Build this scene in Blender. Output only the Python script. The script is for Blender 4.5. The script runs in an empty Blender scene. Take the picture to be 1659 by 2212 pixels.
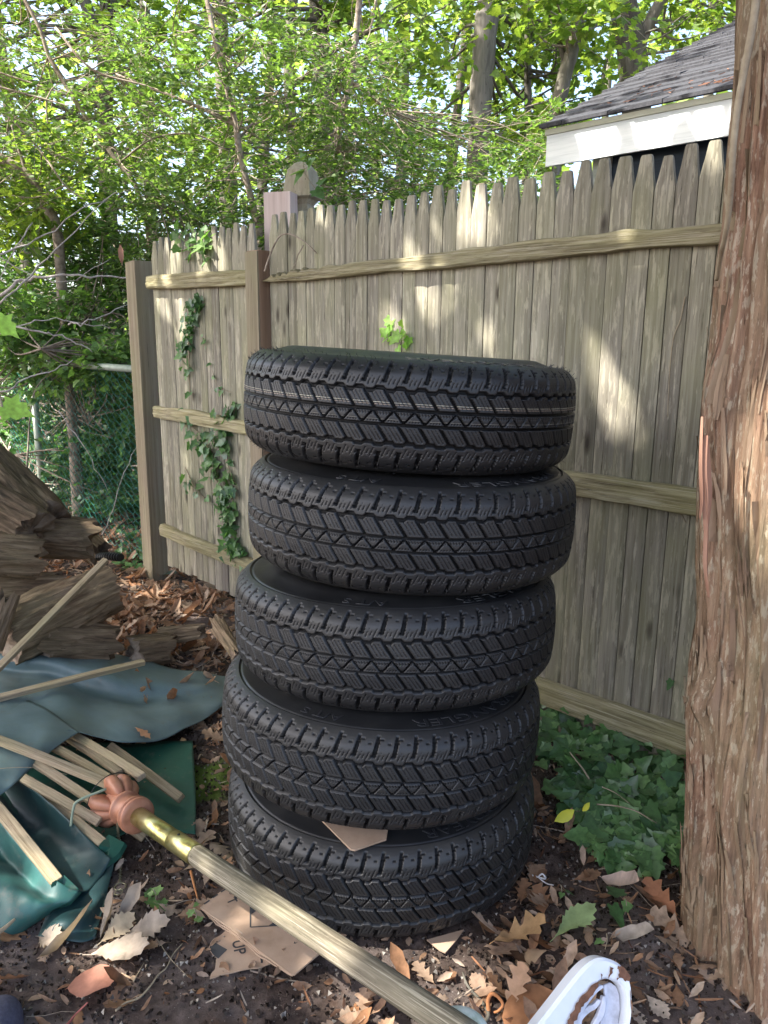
import bpy, bmesh, math, random
import numpy as np
from mathutils import Vector, Matrix, Euler
R = math.radians
sc = bpy.context.scene
COL = sc.collection
# ---------------------------------------------------------------- camera
CAM_H, PITCH, ROLL, FPX = 1.32, R(12.6), R(-0.57), 1662.7
cam = bpy.data.objects.new('camera', bpy.data.cameras.new('camera'))
COL.objects.link(cam); sc.camera = cam
cam.data.sensor_fit = 'VERTICAL'; cam.data.sensor_height = 24.0
cam.data.lens = 24.0 * FPX / 2212.0
cam.data.clip_start = 0.02; cam.data.clip_end = 400
cam.location = (0, 0, CAM_H)
cam.matrix_world = Matrix.Translation((0, 0, CAM_H)) @ Matrix.Rotation(R(90) - PITCH, 4, 'X') @ Matrix.Rotation(-ROLL, 4, 'Z')
sc.render.resolution_x, sc.render.resolution_y = 768, 1024
# ---------------------------------------------------------------- light
SUN_AZ = np.array([-0.972, -0.235]); SUN_EL = R(51)
w = bpy.data.worlds.new('World'); sc.world = w; w.use_nodes = True
nt = w.node_tree; nt.nodes.clear()
sky = nt.nodes.new('ShaderNodeTexSky'); sky.sky_type = 'NISHITA'; sky.sun_disc = False
sky.sun_elevation = SUN_EL; sky.sun_rotation = math.atan2(SUN_AZ[0], SUN_AZ[1])
sky.dust_density = 4.0; sky.air_density = 0.8; sky.ozone_density = 0.3
bg = nt.nodes.new('ShaderNodeBackground'); bg.inputs['Strength'].default_value = 0.15
wo = nt.nodes.new('ShaderNodeOutputWorld')
nt.links.new(sky.outputs[0], bg.inputs['Color']); nt.links.new(bg.outputs[0], wo.inputs['Surface'])
SUNV = Vector((SUN_AZ[0]*math.cos(SUN_EL), SUN_AZ[1]*math.cos(SUN_EL), math.sin(SUN_EL))).normalized()
ld = bpy.data.lights.new('sun', 'SUN'); ld.energy = 3.7; ld.angle = R(0.53); ld.color = (1, .955, .88)
sun = bpy.data.objects.new('sun', ld); COL.objects.link(sun)
sun.rotation_euler = SUNV.to_track_quat('Z', 'Y').to_euler()
sc.view_settings.view_transform = 'Standard'; sc.view_settings.look = 'None'
sc.view_settings.exposure = 2.3; sc.view_settings.gamma = 1.0
sc.cycles.max_bounces = 6; sc.cycles.diffuse_bounces = 4; sc.cycles.transmission_bounces = 4
sc.cycles.glossy_bounces = 2; sc.cycles.use_denoising = True
# ---------------------------------------------------------------- survey helpers: sight lines of the site survey -> world points
cp_, sp_, cr_, sr_ = math.cos(PITCH), math.sin(PITCH), math.cos(ROLL), math.sin(ROLL)
def ray(u, v):
    a = (u-829.5)/FPX; b = (v-1106)/FPX
    a, b = a*cr_-b*sr_, a*sr_+b*cr_
    y = cp_-b*sp_; z = -b*cp_-sp_
    return Vector((a/y, 1, z/y))
def at(u, v, Y): return Vector((0, 0, CAM_H)) + ray(u, v)*Y
def gnd(u, v, z=0.0):
    r = ray(u, v); return Vector((0, 0, CAM_H)) + r*((z-CAM_H)/r.z)
FA, FB, FS = .868, 2.15, 1.058
def fen(u, v, off=0.0):
    r = ray(u, v); a = FA - off*.727*1.4
    return Vector((0, 0, CAM_H)) + r*((a+FS*FB)/(r.x+FS))
FDIR = Vector((FS, -1, 0)).normalized()          # along the fence, towards the right
FNRM = Vector((-1, -FS, 0)).normalized()         # towards the yard
def fpt(y, z=0.0, off=0.0): return Vector((FA-FS*(y-FB), y, z)) + FNRM*off
rng = np.random.default_rng(7); random.seed(7)
# ---------------------------------------------------------------- noise
def _h(ix, iy, iz, seed):
    n = (ix.astype(np.int64)*73856093) ^ (iy.astype(np.int64)*19349663) ^ (iz.astype(np.int64)*83492791) ^ (seed*2654435)
    n = (n ^ (n >> 13))*1274126177
    return ((n ^ (n >> 16)) & 0xffff)/32767.5-1
def noise3(x, y, z, seed=0):
    x, y, z = np.broadcast_arrays(np.asarray(x, float), y, z)
    xi, yi, zi = np.floor(x), np.floor(y), np.floor(z)
    fx, fy, fz = x-xi, y-yi, z-zi
    fx, fy, fz = fx*fx*(3-2*fx), fy*fy*(3-2*fy), fz*fz*(3-2*fz)
    o = 0
    for a in (0, 1):
        for b in (0, 1):
            for c in (0, 1):
                o = o+(fx if a else 1-fx)*(fy if b else 1-fy)*(fz if c else 1-fz)*_h(xi+a, yi+b, zi+c, seed)
    return o
def fbm(x, y, z, oct=4, seed=0):
    s = 0; a = 1.0
    for i in range(oct):
        s = s+a*noise3(np.asarray(x)*2**i, np.asarray(y)*2**i, np.asarray(z)*2**i, seed+i); a *= .5
    return s
# ---------------------------------------------------------------- object helpers
def tag(o, label=None, cat=None, group=None, kind=None):
    if label: o['label'] = label
    if cat: o['category'] = cat
    if group: o['group'] = group
    if kind: o['kind'] = kind
    return o
def empty(name, loc=(0, 0, 0), label=None, cat=None, group=None, rz=0):
    o = bpy.data.objects.new(name, None); COL.objects.link(o); o.location = loc; o.rotation_euler[2] = rz
    o.empty_display_size = .05
    return tag(o, label, cat, group)
LOCAL = set()      # things whose parts are modelled in the thing's own space
def link(name, me, m=None, parent=None, loc=None):
    """parts are built in world space; under a parent at its own place they keep their world position"""
    o = bpy.data.objects.new(name, me); COL.objects.link(o)
    if m is not None: me.materials.append(m)
    if parent is not None:
        o.parent = parent
        o.matrix_parent_inverse = Matrix.Translation(parent.location).inverted() if parent.type == 'EMPTY' and parent.name not in LOCAL else Matrix()
    if loc is not None: o.location = loc
    return o
def np_mesh(name, V, faces, smooth=False):
    """faces: (M,k) int array"""
    me = bpy.data.meshes.new(name); V = np.asarray(V, np.float32); F = np.asarray(faces, np.int32)
    me.vertices.add(len(V)); me.vertices.foreach_set('co', V.ravel())
    k = F.shape[1]; me.loops.add(F.size); me.loops.foreach_set('vertex_index', F.ravel())
    me.polygons.add(len(F)); me.polygons.foreach_set('loop_start', np.arange(0, F.size, k, dtype=np.int32))
    try: me.polygons.foreach_set('loop_total', np.full(len(F), k, np.int32))
    except Exception: pass
    if smooth: me.polygons.foreach_set('use_smooth', np.ones(len(F), bool))
    me.update(calc_edges=True); me.validate(); return me
def grid_faces(nu, nv, wrap_u=False):
    i = np.arange(nu if wrap_u else nu-1); j = np.arange(nv-1)
    I, J = np.meshgrid(i, j, indexing='ij'); I2 = (I+1) % nu
    return np.stack([I*nv+J, I2*nv+J, I2*nv+J+1, I*nv+J+1], -1).reshape(-1, 4)
class MB:
    def __init__(s): s.v = []; s.f = []
    def add(s, V, F):
        b = len(s.v); s.v += [tuple(p) for p in V]; s.f += [tuple(b+i for i in f) for f in F]; return s
    def box(s, c, size, M=None, taper=1.0):
        x, y, z = [q/2 for q in size]; P = []
        for k, (a, b, d) in enumerate([(-1,-1,-1),(1,-1,-1),(1,1,-1),(-1,1,-1),(-1,-1,1),(1,-1,1),(1,1,1),(-1,1,1)]):
            t = taper if d > 0 else 1
            p = Vector((a*x*t, b*y*t, d*z)); P.append((M @ p if M else p)+Vector(c))
        return s.add(P, [(3,2,1,0),(4,5,6,7),(0,1,5,4),(1,2,6,5),(2,3,7,6),(3,0,4,7)])
    def tube(s, pts, rad, n=8, cap=True, square=False):
        pts = [Vector(p) for p in pts]; k = len(pts)
        rad = [rad]*k if isinstance(rad, (int, float)) else list(rad)
        V = []; up = None
        for i, p in enumerate(pts):
            t = (pts[min(i+1, k-1)]-pts[max(i-1, 0)]).normalized()
            if up is None:
                up = Vector((0, 0, 1)) if abs(t.z) < .9 else Vector((1, 0, 0))
            a = up.cross(t).normalized(); b = t.cross(a); up = b
            for j in range(n):
                an = 2*math.pi*(j+(.5 if square else 0))/n
                V.append(p+(a*math.cos(an)+b*math.sin(an))*rad[i])
        F = []
        for i in range(k-1):
            for j in range(n):
                F.append((i*n+j, i*n+(j+1) % n, (i+1)*n+(j+1) % n, (i+1)*n+j))
        if cap: F += [tuple(range(n))[::-1], tuple((k-1)*n+j for j in range(n))]
        return s.add(V, F)
    def build(s, name, m=None, parent=None, smooth=False, bevel=0):
        me = bpy.data.meshes.new(name); me.from_pydata([tuple(p) for p in s.v], [], s.f); me.update()
        if smooth:
            for p in me.polygons: p.use_smooth = True
        o = link(name, me, m, parent)
        if bevel:
            b = o.modifiers.new('bevel', 'BEVEL'); b.width = bevel; b.segments = 2; b.limit_method = 'ANGLE'
        return o
def smooth_path(pts, n=6):
    """Catmull-Rom through points"""
    P = [Vector(p) for p in pts]; P = [P[0]*2-P[1]]+P+[P[-1]*2-P[-2]]; out = []
    for i in range(1, len(P)-2):
        for k in range(n):
            t = k/n; a, b, c, d = P[i-1:i+3]
            out.append(.5*((2*b)+(c-a)*t+(2*a-5*b+4*c-d)*t*t+(3*b-a-3*c+d)*t**3))
    out.append(P[-2]); return out
# ---------------------------------------------------------------- materials
MATS = {}
def nodes_of(name):
    m = bpy.data.materials.new(name); m.use_nodes = True; MATS[name] = m
    t = m.node_tree; t.nodes.clear(); N = t.nodes.new; L = t.links.new
    out = N('ShaderNodeOutputMaterial'); b = N('ShaderNodeBsdfPrincipled'); L(b.outputs[0], out.inputs[0])
    return m, t, N, L, out, b
def ramp(N, L, src, cols, lo=.3, hi=.7):
    r = N('ShaderNodeValToRGB'); e = r.color_ramp.elements
    k = len(cols)
    while len(e) < k: e.new(.5)
    for i, c in enumerate(cols):
        e[i].position = lo+(hi-lo)*i/max(1, k-1); e[i].color = (*c, 1)
    L(src, r.inputs[0]); return r.outputs[0]
def coords(N, L, scale=(1, 1, 1), rnd=True, rot=(0, 0, 0), amt=40):
    tc = N('ShaderNodeTexCoord'); src = tc.outputs['Object']
    if rnd:
        oi = N('ShaderNodeObjectInfo'); mu = N('ShaderNodeMath'); mu.operation = 'MULTIPLY'; mu.inputs[1].default_value = amt
        L(oi.outputs['Random'], mu.inputs[0]); ad = N('ShaderNodeVectorMath'); ad.operation = 'ADD'
        L(src, ad.inputs[0]); L(mu.outputs[0], ad.inputs[1]); src = ad.outputs[0]
    mp = N('ShaderNodeMapping'); mp.inputs['Scale'].default_value = scale; mp.inputs['Rotation'].default_value = rot
    L(src, mp.inputs[0]); return mp.outputs[0]
def noise(N, L, vec, s=5, d=8, rough=.6, dist=0):
    n = N('ShaderNodeTexNoise'); n.inputs['Scale'].default_value = s; n.inputs['Detail'].default_value = d
    n.inputs['Roughness'].default_value = rough; n.inputs['Distortion'].default_value = dist
    L(vec, n.inputs['Vector']); return n.outputs['Fac']
def mixc(N, L, fac, a, b, mode='MIX'):
    m = N('ShaderNodeMix'); m.data_type = 'RGBA'; m.blend_type = mode
    for i, v in ((0, fac), (6, a), (7, b)):
        if isinstance(v, (int, float)): m.inputs[i].default_value = v
        elif isinstance(v, tuple): m.inputs[i].default_value = (*v, 1)
        else: L(v, m.inputs[i])
    return m.outputs[2]
def bump(N, L, b, h, strength=.4, dist=.01):
    bp = N('ShaderNodeBump'); bp.inputs['Strength'].default_value = strength; bp.inputs['Distance'].default_value = dist
    L(h, bp.inputs['Height']); L(bp.outputs[0], b.inputs['Normal'])
def simple(name, cols, scale=(1, 1, 1), ns=6, rough=.8, bs=.3, bd=.005, lo=.3, hi=.7, metal=0, rnd=True, vary=0.0, spec=.3, detail=8):
    m, t, N, L, out, b = nodes_of(name)
    v = coords(N, L, scale, rnd); f = noise(N, L, v, ns, detail)
    c = ramp(N, L, f, cols, lo, hi)
    if vary:
        oi = N('ShaderNodeObjectInfo'); mr = N('ShaderNodeMapRange'); L(oi.outputs['Random'], mr.inputs[0])
        mr.inputs[3].default_value = 1-vary; mr.inputs[4].default_value = 1+vary
        hs = N('ShaderNodeHueSaturation'); L(mr.outputs[0], hs.inputs['Value']); L(c, hs.inputs['Color']); c = hs.outputs[0]
    L(c, b.inputs['Base Color']); b.inputs['Roughness'].default_value = rough; b.inputs['Metallic'].default_value = metal
    b.inputs['Specular IOR Level'].default_value = spec
    if bs: bump(N, L, b, f, bs, bd)
    return m
def leafmat(name, cols, trans=.35, tcol=(.3, .5, .06), rough=.5, spec=.4, big=0, veins=False):
    m, t, N, L, out, b = nodes_of(name)
    g = N('ShaderNodeNewGeometry'); c = ramp(N, L, g.outputs['Random Per Island'], cols, 0, 1)
    tc = N('ShaderNodeTexCoord')
    n = noise(N, L, tc.outputs['Object'], big or 60, 4)
    mr = N('ShaderNodeMapRange'); mr.inputs[1].default_value = .3; mr.inputs[2].default_value = .7; mr.inputs[3].default_value = .7; mr.inputs[4].default_value = 1.35; L(n, mr.inputs[0])
    hs = N('ShaderNodeHueSaturation'); L(mr.outputs[0], hs.inputs['Value']); L(c, hs.inputs['Color'])
    L(hs.outputs[0], b.inputs['Base Color']); b.inputs['Roughness'].default_value = rough; b.inputs['Specular IOR Level'].default_value = spec
    if trans > 0:
        tr = N('ShaderNodeBsdfTranslucent'); tm = mixc(N, L, 1.0, hs.outputs[0], tcol, 'MULTIPLY')
        hs2 = N('ShaderNodeHueSaturation'); hs2.inputs['Value'].default_value = 2.9; L(tm, hs2.inputs['Color']); L(hs2.outputs[0], tr.inputs[0])
        mx = N('ShaderNodeMixShader'); mx.inputs[0].default_value = trans
        L(b.outputs[0], mx.inputs[1]); L(tr.outputs[0], mx.inputs[2]); L(mx.outputs[0], out.inputs[0])
    return m
def woodmat(name, cols, scale=(30, 30, 1.6), knots=True, green=0.0, gcol=(.17, .18, .07), dark=(.05, .04, .03), bs=.5, rough=.85, vary=.15, axis_rot=(0, 0, 0), peel=0.0, low=False, mottle=0.0):
    """weathered timber, grain along local Z before axis_rot"""
    m, t, N, L, out, b = nodes_of(name)
    v = coords(N, L, scale, True, axis_rot)
    f = noise(N, L, v, 1.0, 10, .62, .35)
    c = ramp(N, L, f, cols, .28, .72)
    v2 = coords(N, L, tuple(s*.16 for s in scale), True, axis_rot); f2 = noise(N, L, v2, 1.3, 5, .6, .6)
    c = mixc(N, L, ramp(N, L, f2, [(0, 0, 0), (.55,)*3], .42, .7), c, tuple(q*.72 for q in cols[-1]))
    v3 = coords(N, L, tuple(s*3.2 for s in scale), True, axis_rot); f3 = noise(N, L, v3, 1.0, 6, .7)
    crack = ramp(N, L, f3, [(1, 1, 1), (0, 0, 0)], .33, .40)
    c = mixc(N, L, crack, c, dark)
    if mottle:
        vm = coords(N, L, (9, 9, 5), True); c = mixc(N, L, ramp(N, L, noise(N, L, vm, 1.0, 9, .75, .5), [(0, 0, 0), (mottle,)*3], .50, .66), c, dark)
        vm = coords(N, L, (120, 120, 28), True); c = mixc(N, L, ramp(N, L, noise(N, L, vm, 1.0, 4, .6), [(0, 0, 0), (.75,)*3], .60, .66), c, (.50, .42, .32))
        vm = coords(N, L, (14, 14, 8), True); c = mixc(N, L, ramp(N, L, noise(N, L, vm, 1.0, 6, .7), [(0, 0, 0), (.8,)*3], .66, .70), c, (.34, .40, .30))
    if peel:
        v5 = coords(N, L, (scale[0]*.9, scale[1]*.9, scale[2]*4), True, axis_rot); f5 = noise(N, L, v5, 1.0, 6, .65)
        c = mixc(N, L, ramp(N, L, f5, [(0, 0, 0), (peel,)*3], .54, .60), c, (.52, .47, .36))
    if low:                                                # colour shifts to grey-brown towards the foot of the boards
        tc = N('ShaderNodeTexCoord'); sz = N('ShaderNodeSeparateXYZ'); L(tc.outputs['Object'], sz.inputs[0]); fz = N('ShaderNodeMath'); fz.operation = 'MULTIPLY_ADD'
        L(f2, fz.inputs[0]); fz.inputs[1].default_value = 1.4; L(sz.outputs[2], fz.inputs[2])
        c = mixc(N, L, ramp(N, L, fz.outputs[0], [(.75,)*3, (0, 0, 0)], .55, 1.0), c, mixc(N, L, f, (.10, .085, .08), (.23, .20, .185)))
    if green:
        v4 = coords(N, L, (3, 3, 1.5), True); f4 = noise(N, L, v4, 1.5, 5)
        c = mixc(N, L, ramp(N, L, f4, [(0, 0, 0), (green,)*3], .38, .68), c, gcol)
    if knots:
        vv = coords(N, L, (11, 11, 3.6), True, axis_rot); vo = N('ShaderNodeTexVoronoi'); vo.inputs['Scale'].default_value = 1.0; L(vv, vo.inputs['Vector'])
        k = ramp(N, L, vo.outputs['Distance'], [(.9,)*3, (.5,)*3, (0, 0, 0)], .04, .16)
        c = mixc(N, L, k, c, dark)
    oi = N('ShaderNodeObjectInfo'); mr = N('ShaderNodeMapRange'); L(oi.outputs['Random'], mr.inputs[0])
    mr.inputs[3].default_value = 1-vary; mr.inputs[4].default_value = 1+vary
    hs = N('ShaderNodeHueSaturation'); L(mr.outputs[0], hs.inputs['Value']); L(c, hs.inputs['Color'])
    L(hs.outputs[0], b.inputs['Base Color']); b.inputs['Roughness'].default_value = rough; b.inputs['Specular IOR Level'].default_value = .2
    bump(N, L, b, f3, bs, .004)
    return m
m_picket = woodmat('picket_wood', [(.11, .095, .075), (.255, .23, .18), (.41, .375, .30)], (75, 75, 2.4), green=.45, gcol=(.25, .25, .12), peel=.55, vary=.22, low=True)
m_rail = woodmat('rail_wood', [(.09, .07, .04), (.27, .23, .13), (.46, .41, .27)], (4, 85, 85), knots=False, green=.35, gcol=(.27, .26, .10), peel=.55, bs=.8)
m_post = woodmat('post_wood', [(.15, .115, .075), (.25, .20, .14), (.33, .28, .20)], (60, 60, 1.2), knots=False, green=.45, gcol=(.26, .26, .13), bs=.3, vary=.05)
m_postr = woodmat('treated_post_wood', [(.13, .065, .04), (.27, .17, .11), (.36, .25, .17)], (30, 30, .8), knots=False, bs=.2, vary=.05)
m_rib = woodmat('rib_wood', [(.15, .10, .065), (.33, .25, .165), (.46, .38, .26)], (6, 200, 200), knots=False, green=.35, gcol=(.34, .31, .14), bs=.3, vary=.2)
m_pole = woodmat('pole_wood', [(.04, .034, .023), (.12, .10, .07), (.27, .235, .17)], (6, 120, 120), knots=False, green=.2, gcol=(.20, .20, .11), bs=.35, peel=.4)
m_bark = woodmat('cedar_bark', [(.085, .045, .03), (.25, .145, .095), (.40, .28, .19)], (85, 85, 5), knots=False, green=.32, gcol=(.27, .27, .15), dark=(.04, .02, .015), bs=1.0, vary=0, peel=.45, mottle=.6)
m_trunk = woodmat('grey_trunk_bark', [(.05, .042, .035), (.13, .115, .095), (.22, .20, .17)], (14, 14, 2.2), knots=False, green=.2, gcol=(.09, .11, .05), bs=1.0, vary=.35)
m_twig = simple('twig_bark', [(.10, .075, .055), (.27, .22, .17), (.38, .32, .26)], (1, 1, 1), 30, .85, .3, vary=.3)
m_vine = simple('vine_bark', [(.22, .17, .11), (.38, .32, .22)], (1, 1, 1), 30, .8, .3)
m_log = woodmat('rotten_log_wood', [(.03, .02, .013), (.15, .10, .062), (.33, .245, .16)], (7, 85, 85), knots=False, green=.2, gcol=(.15, .15, .07), dark=(.02, .014, .01), bs=1.0, vary=.3)
m_logend = simple('log_end_wood', [(.05, .035, .025), (.18, .13, .09), (.30, .24, .18)], (1, 1, 1), 18, .95, .9, .02, vary=.25)
m_green_leaf = leafmat('shrub_leaf', [(.042, .078, .025), (.072, .125, .038), (.12, .19, .058)], .36, (.95, 1, .42), rough=.42)
m_maple = leafmat('maple_leaf', [(.05, .10, .02), (.095, .16, .032), (.17, .235, .05)], .42, (1, .95, .42), rough=.5)
m_far = leafmat('far_leaf', [(.07, .115, .035), (.12, .18, .05), (.20, .27, .08)], .45, (1, .98, .5), rough=.6)
m_holly = leafmat('glossy_leaf', [(.022, .055, .014), (.045, .10, .024), (.075, .15, .03)], .25, (.9, 1.0, .35), rough=.3, spec=.6)
m_cedar_leaf = leafmat('cedar_foliage', [(.02, .05, .015), (.04, .08, .02)], .15, (.9, 1, .4))
m_brown = leafmat('dry_leaf', [(.10, .055, .03), (.25, .15, .09), (.33, .25, .18), (.19, .09, .04), (.40, .33, .26)], .12, (1, .7, .5), rough=.75, spec=.2)
def ivymat():
    m = leafmat('ivy_leaf', [(.04, .09, .035), (.07, .15, .05), (.13, .23, .08), (.05, .11, .05)], .2, (.8, 1, .4), rough=.38, spec=.5)
    return m
m_ivy = ivymat()
m_ivyl = leafmat('pale_ivy_leaf', [(.06, .12, .04), (.10, .18, .06), (.16, .25, .08)], .3, (.9, 1, .4), rough=.45)
m_green_hi = leafmat('lime_leaf', [(.20, .34, .06), (.26, .42, .10)], .35, (.9, 1, .4))
# ================================================================ ground
def gh(x, y):
    """gentle lie of the land"""
    x = np.asarray(x, float); y = np.asarray(y, float)
    h = .018*fbm(x*1.3, y*1.3, 0.5, 3, 3)
    h = h+.05*np.clip((-(x+.9))/2, 0, 1)*np.clip((y-2.4)/1.5, 0, 1)
    d = np.hypot(x-.02, y-1.85); h = h*np.clip((d-.38)/.35, 0, 1)
    return h
def axis(a, b, st, far, n):
    mid = np.arange(a, b, st); t = np.linspace(0, 1, n)[1:]
    return np.concatenate([(a-(far*(t**2.6)))[::-1], mid, b+far*(t**2.6)])
gx = axis(-3.0, 2.2, .011, 150, 34); gy = axis(.75, 5.4, .011, 150, 34)
GX, GY = np.meshgrid(gx, gy, indexing='ij')
near = np.clip(1.5-np.hypot(GX, GY-3)/8, 0, 1)
GZ = gh(GX, GY)*near+near*(.006*fbm(GX*22, GY*22, 0, 4, 9)+.004*np.abs(noise3(GX*70, GY*70, 0, 5)))-.004
me = np_mesh('ground', np.stack([GX, GY, GZ], -1).reshape(-1, 3), grid_faces(len(gx), len(gy)), True)
m, t, N, L, out, b = nodes_of('soil')
tc = N('ShaderNodeTexCoord'); vec = tc.outputs['Object']
f = noise(N, L, vec, 26, 12, .75); c = ramp(N, L, f, [(.03, .021, .017), (.085, .062, .052), (.17, .13, .11)], .3, .72)
f2 = noise(N, L, vec, 2.2, 5, .6, .4); fa = noise(N, L, vec, 90, 6, .8)
ash = mixc(N, L, fa, (.07, .055, .05), (.34, .29, .27)); c = mixc(N, L, ramp(N, L, f2, [(0, 0, 0), (.75,)*3], .50, .66), c, ash)
vo = N('ShaderNodeTexVoronoi'); vo.inputs['Scale'].default_value = 150; L(vec, vo.inputs['Vector'])
mk_ = N('ShaderNodeMath'); mk_.operation = 'MULTIPLY'; L(ramp(N, L, vo.outputs['Distance'], [(.9,)*3, (0, 0, 0)], .10, .2), mk_.inputs[0]); L(ramp(N, L, noise(N, L, vec, 31, 4, .7), [(0, 0, 0), (1, 1, 1)], .52, .62), mk_.inputs[1])
c = mixc(N, L, mk_.outputs[0], c, (.42, .38, .34))
f3 = noise(N, L, vec, 7, 8, .7); c = mixc(N, L, ramp(N, L, f3, [(0, 0, 0), (.6,)*3], .55, .68), c, (.10, .055, .035))
sx = N('ShaderNodeVectorMath'); sx.operation = 'DISTANCE'; L(vec, sx.inputs[0]); sx.inputs[1].default_value = tuple(gnd(446, 1685))
md = N('ShaderNodeMath'); md.operation = 'ADD'; L(sx.outputs['Value'], md.inputs[0]); mm = N('ShaderNodeMath'); mm.operation = 'MULTIPLY'; mm.inputs[1].default_value = .25; L(f3, mm.inputs[0]); L(mm.outputs[0], md.inputs[1])
c = mixc(N, L, ramp(N, L, md.outputs[0], [(.85,)*3, (0, 0, 0)], .21, .25), c, mixc(N, L, fa, (.03, .06, .008), (.13, .2, .03)))
L(c, b.inputs['Base Color']); b.inputs['Roughness'].default_value = .95; b.inputs['Specular IOR Level'].default_value = .15
bump(N, L, b, noise(N, L, vec, 120, 8, .8), .9, .006)
tag(link('ground', me, m), kind='structure')

# ================================================================ picket fence
def framed(name, me_or_mb, origin, ex, ez, mat, parent, smooth=False):
    """mesh modelled along local x / z, stood up in the world"""
    if isinstance(me_or_mb, MB):
        me = bpy.data.meshes.new(name); me.from_pydata([tuple(p) for p in me_or_mb.v], [], me_or_mb.f); me.update()
    else: me = me_or_mb
    if smooth:
        for p in me.polygons: p.use_smooth = True
    o = link(name, me, mat, parent)
    ex = Vector(ex).normalized(); ez = Vector(ez); ez = (ez-ex*ez.dot(ex)).normalized(); ey = ez.cross(ex)
    M = Matrix.Identity(4); M.col[0][:3] = ex; M.col[1][:3] = ey; M.col[2][:3] = ez; M.col[3][:3] = Vector(origin)
    o.matrix_basis = M
    return o
def picket_mesh(wd, h, th, rs):
    """tapered pointed stake, slightly rounded face towards +y... faces -y"""
    tipw = wd*rs.uniform(.42, .56); th2 = th; tp = rs.uniform(.078, .10)
    zs = [0, .3, .6, .9, 1.2, h-tp-.02, h-tp, h-tp*.5, h-.006, h]
    V = []; ns = 7
    for z in zs:
        if z <= h-tp: ww = wd
        else:
            k = (z-(h-tp))/tp; ww = wd+(tipw-wd)*(k**.85) if z < h else tipw*.86
        bow = .0012*math.sin(z*3+rs.uniform(0, .3)); sh = .0015*math.sin(z*2.1+wd*90)
        kt = 1 if z < h-tp else 1-.35*(z-(h-tp))/tp
        for j in range(ns):
            q = -1+2*j/(ns-1); yy = -th2*kt*(.84+.16*math.sqrt(max(0, 1-(abs(q)**5))))+bow
            V.append((q*ww/2+sh, yy, z))
        V.append((ww/2+sh, 0, z)); V.append((-ww/2+sh, 0, z))
    k = ns+2; F = []
    for i in range(len(zs)-1):
        for j in range(k): F.append((i*k+j, i*k+(j+1) % k, (i+1)*k+(j+1) % k, (i+1)*k+j))
    F.append(tuple((len(zs)-1)*k+j for j in range(k))); F.append(tuple(range(k))[::-1])
    return MB().add(V, F)
def rail_mesh(Ln, z0, z1, th, seed, rough=.006, rot=0.0):
    """rough half-sawn rail; z0/z1 = (left, right) bottom and top heights"""
    n = int(Ln/.012)+1; xs = np.linspace(0, Ln, n); t = xs/Ln
    lo = z0[0]+(z0[1]-z0[0])*t+rough*.6*noise3(xs*3.1, 0, 0, seed)+rough*.25*noise3(xs*14, 0, 0, seed+1)
    hi = z1[0]+(z1[1]-z1[0])*t+rough*noise3(xs*2.7, 2, 0, seed+2)+rough*.5*noise3(xs*11, 2, 0, seed+3)-rot*np.abs(noise3(xs*26, 2, 0, seed+5))*np.clip(1-xs/.6, 0, 1)
    k = 12; V = np.zeros((n, k, 3)); V[:, :, 0] = xs[:, None]
    prof = [(0, 0), (-.75, 0), (-.96, .08), (-1, .25), (-1, .5), (-.97, .78), (-.86, .95), (-.6, 1.0), (0, 1)]
    prof = [(0, 0), (-.7, .0), (-.93, .05), (-1, .17), (-1.02, .33), (-1.0, .5), (-1.0, .66), (-.98, .82), (-.9, .93), (-.7, 1.0), (-.3, 1.01), (0, 1)]
    for j, (py, pz) in enumerate(prof):
        V[:, j, 1] = py*th*(1+.10*noise3(xs*6, j*.7, 0, seed+7)+.05*noise3(xs*30, j*1.9, 0, seed+8))
        V[:, j, 2] = lo+(hi-lo)*pz
    F = []
    for i in range(n-1):
        for j in range(k): F.append((i*k+j, (i+1)*k+j, (i+1)*k+(j+1) % k, i*k+(j+1) % k))
    F += [tuple(range(k)), tuple((n-1)*k+j for j in range(k))[::-1]]
    mb = MB(); mb.v = [tuple(p) for p in V.reshape(-1, 3)]; mb.f = F; return mb
def fence_panel(name, yL, yR, n, zb, ztop, rails, label, seed, grow=0):
    pL, pR = fpt(yL), fpt(yR); Ln = (pR-pL).length; rs = random.Random(seed)
    root = empty(name, (pL+pR)/2, label, 'fence')
    e = (pR-pL).normalized(); ws = [rs.uniform(.93, 1.07)*(1+grow*(i/n-.5)) for i in range(n)]; tot = sum(ws); cum = 0
    for i in range(n):
        sp = Ln*ws[i]/tot; cum += sp; wd = sp*(rs.choice([.972, .968, .96, .945])); h = ztop+rs.uniform(-.014, .014)
        zb_i = zb[0]+(zb[1]-zb[0])*i/n+rs.uniform(-.01, .01)
        base = pL+e*(cum-sp/2+rs.uniform(-.0008, .0008)); base.z = zb_i
        lean = rs.uniform(-.0025, .0025)
        o = framed('picket', picket_mesh(wd, h-zb_i, .017, rs), base+FNRM*rs.uniform(-.0022, .0022), e, (lean*e.x, lean*e.y, 1), m_picket, root, False)
    for (z0, z1, rt, sd) in rails:
        framed('rail', rail_mesh(Ln, z0, z1, .036, sd, .006 if not rt else .009, rt), pL+FNRM*.0195, e, (0, 0, 1), m_rail, root)
    return root, pL, pR, e
YL1, YP2, YR = 4.085, 3.475, 1.78
panL, a_, b_, e_ = fence_panel('picket_fence', YL1, YP2+.025, 15, (.10, .06), 1.805,
    [((1.558, 1.548), (1.626, 1.608), 0, 11), ((.912, .888), (.975, .955), 0, 12), ((.27, .222), (.333, .293), 0, 13)],
    'short weathered picket fence panel hung with climbing ivy, between the two square posts', 5)
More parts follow.
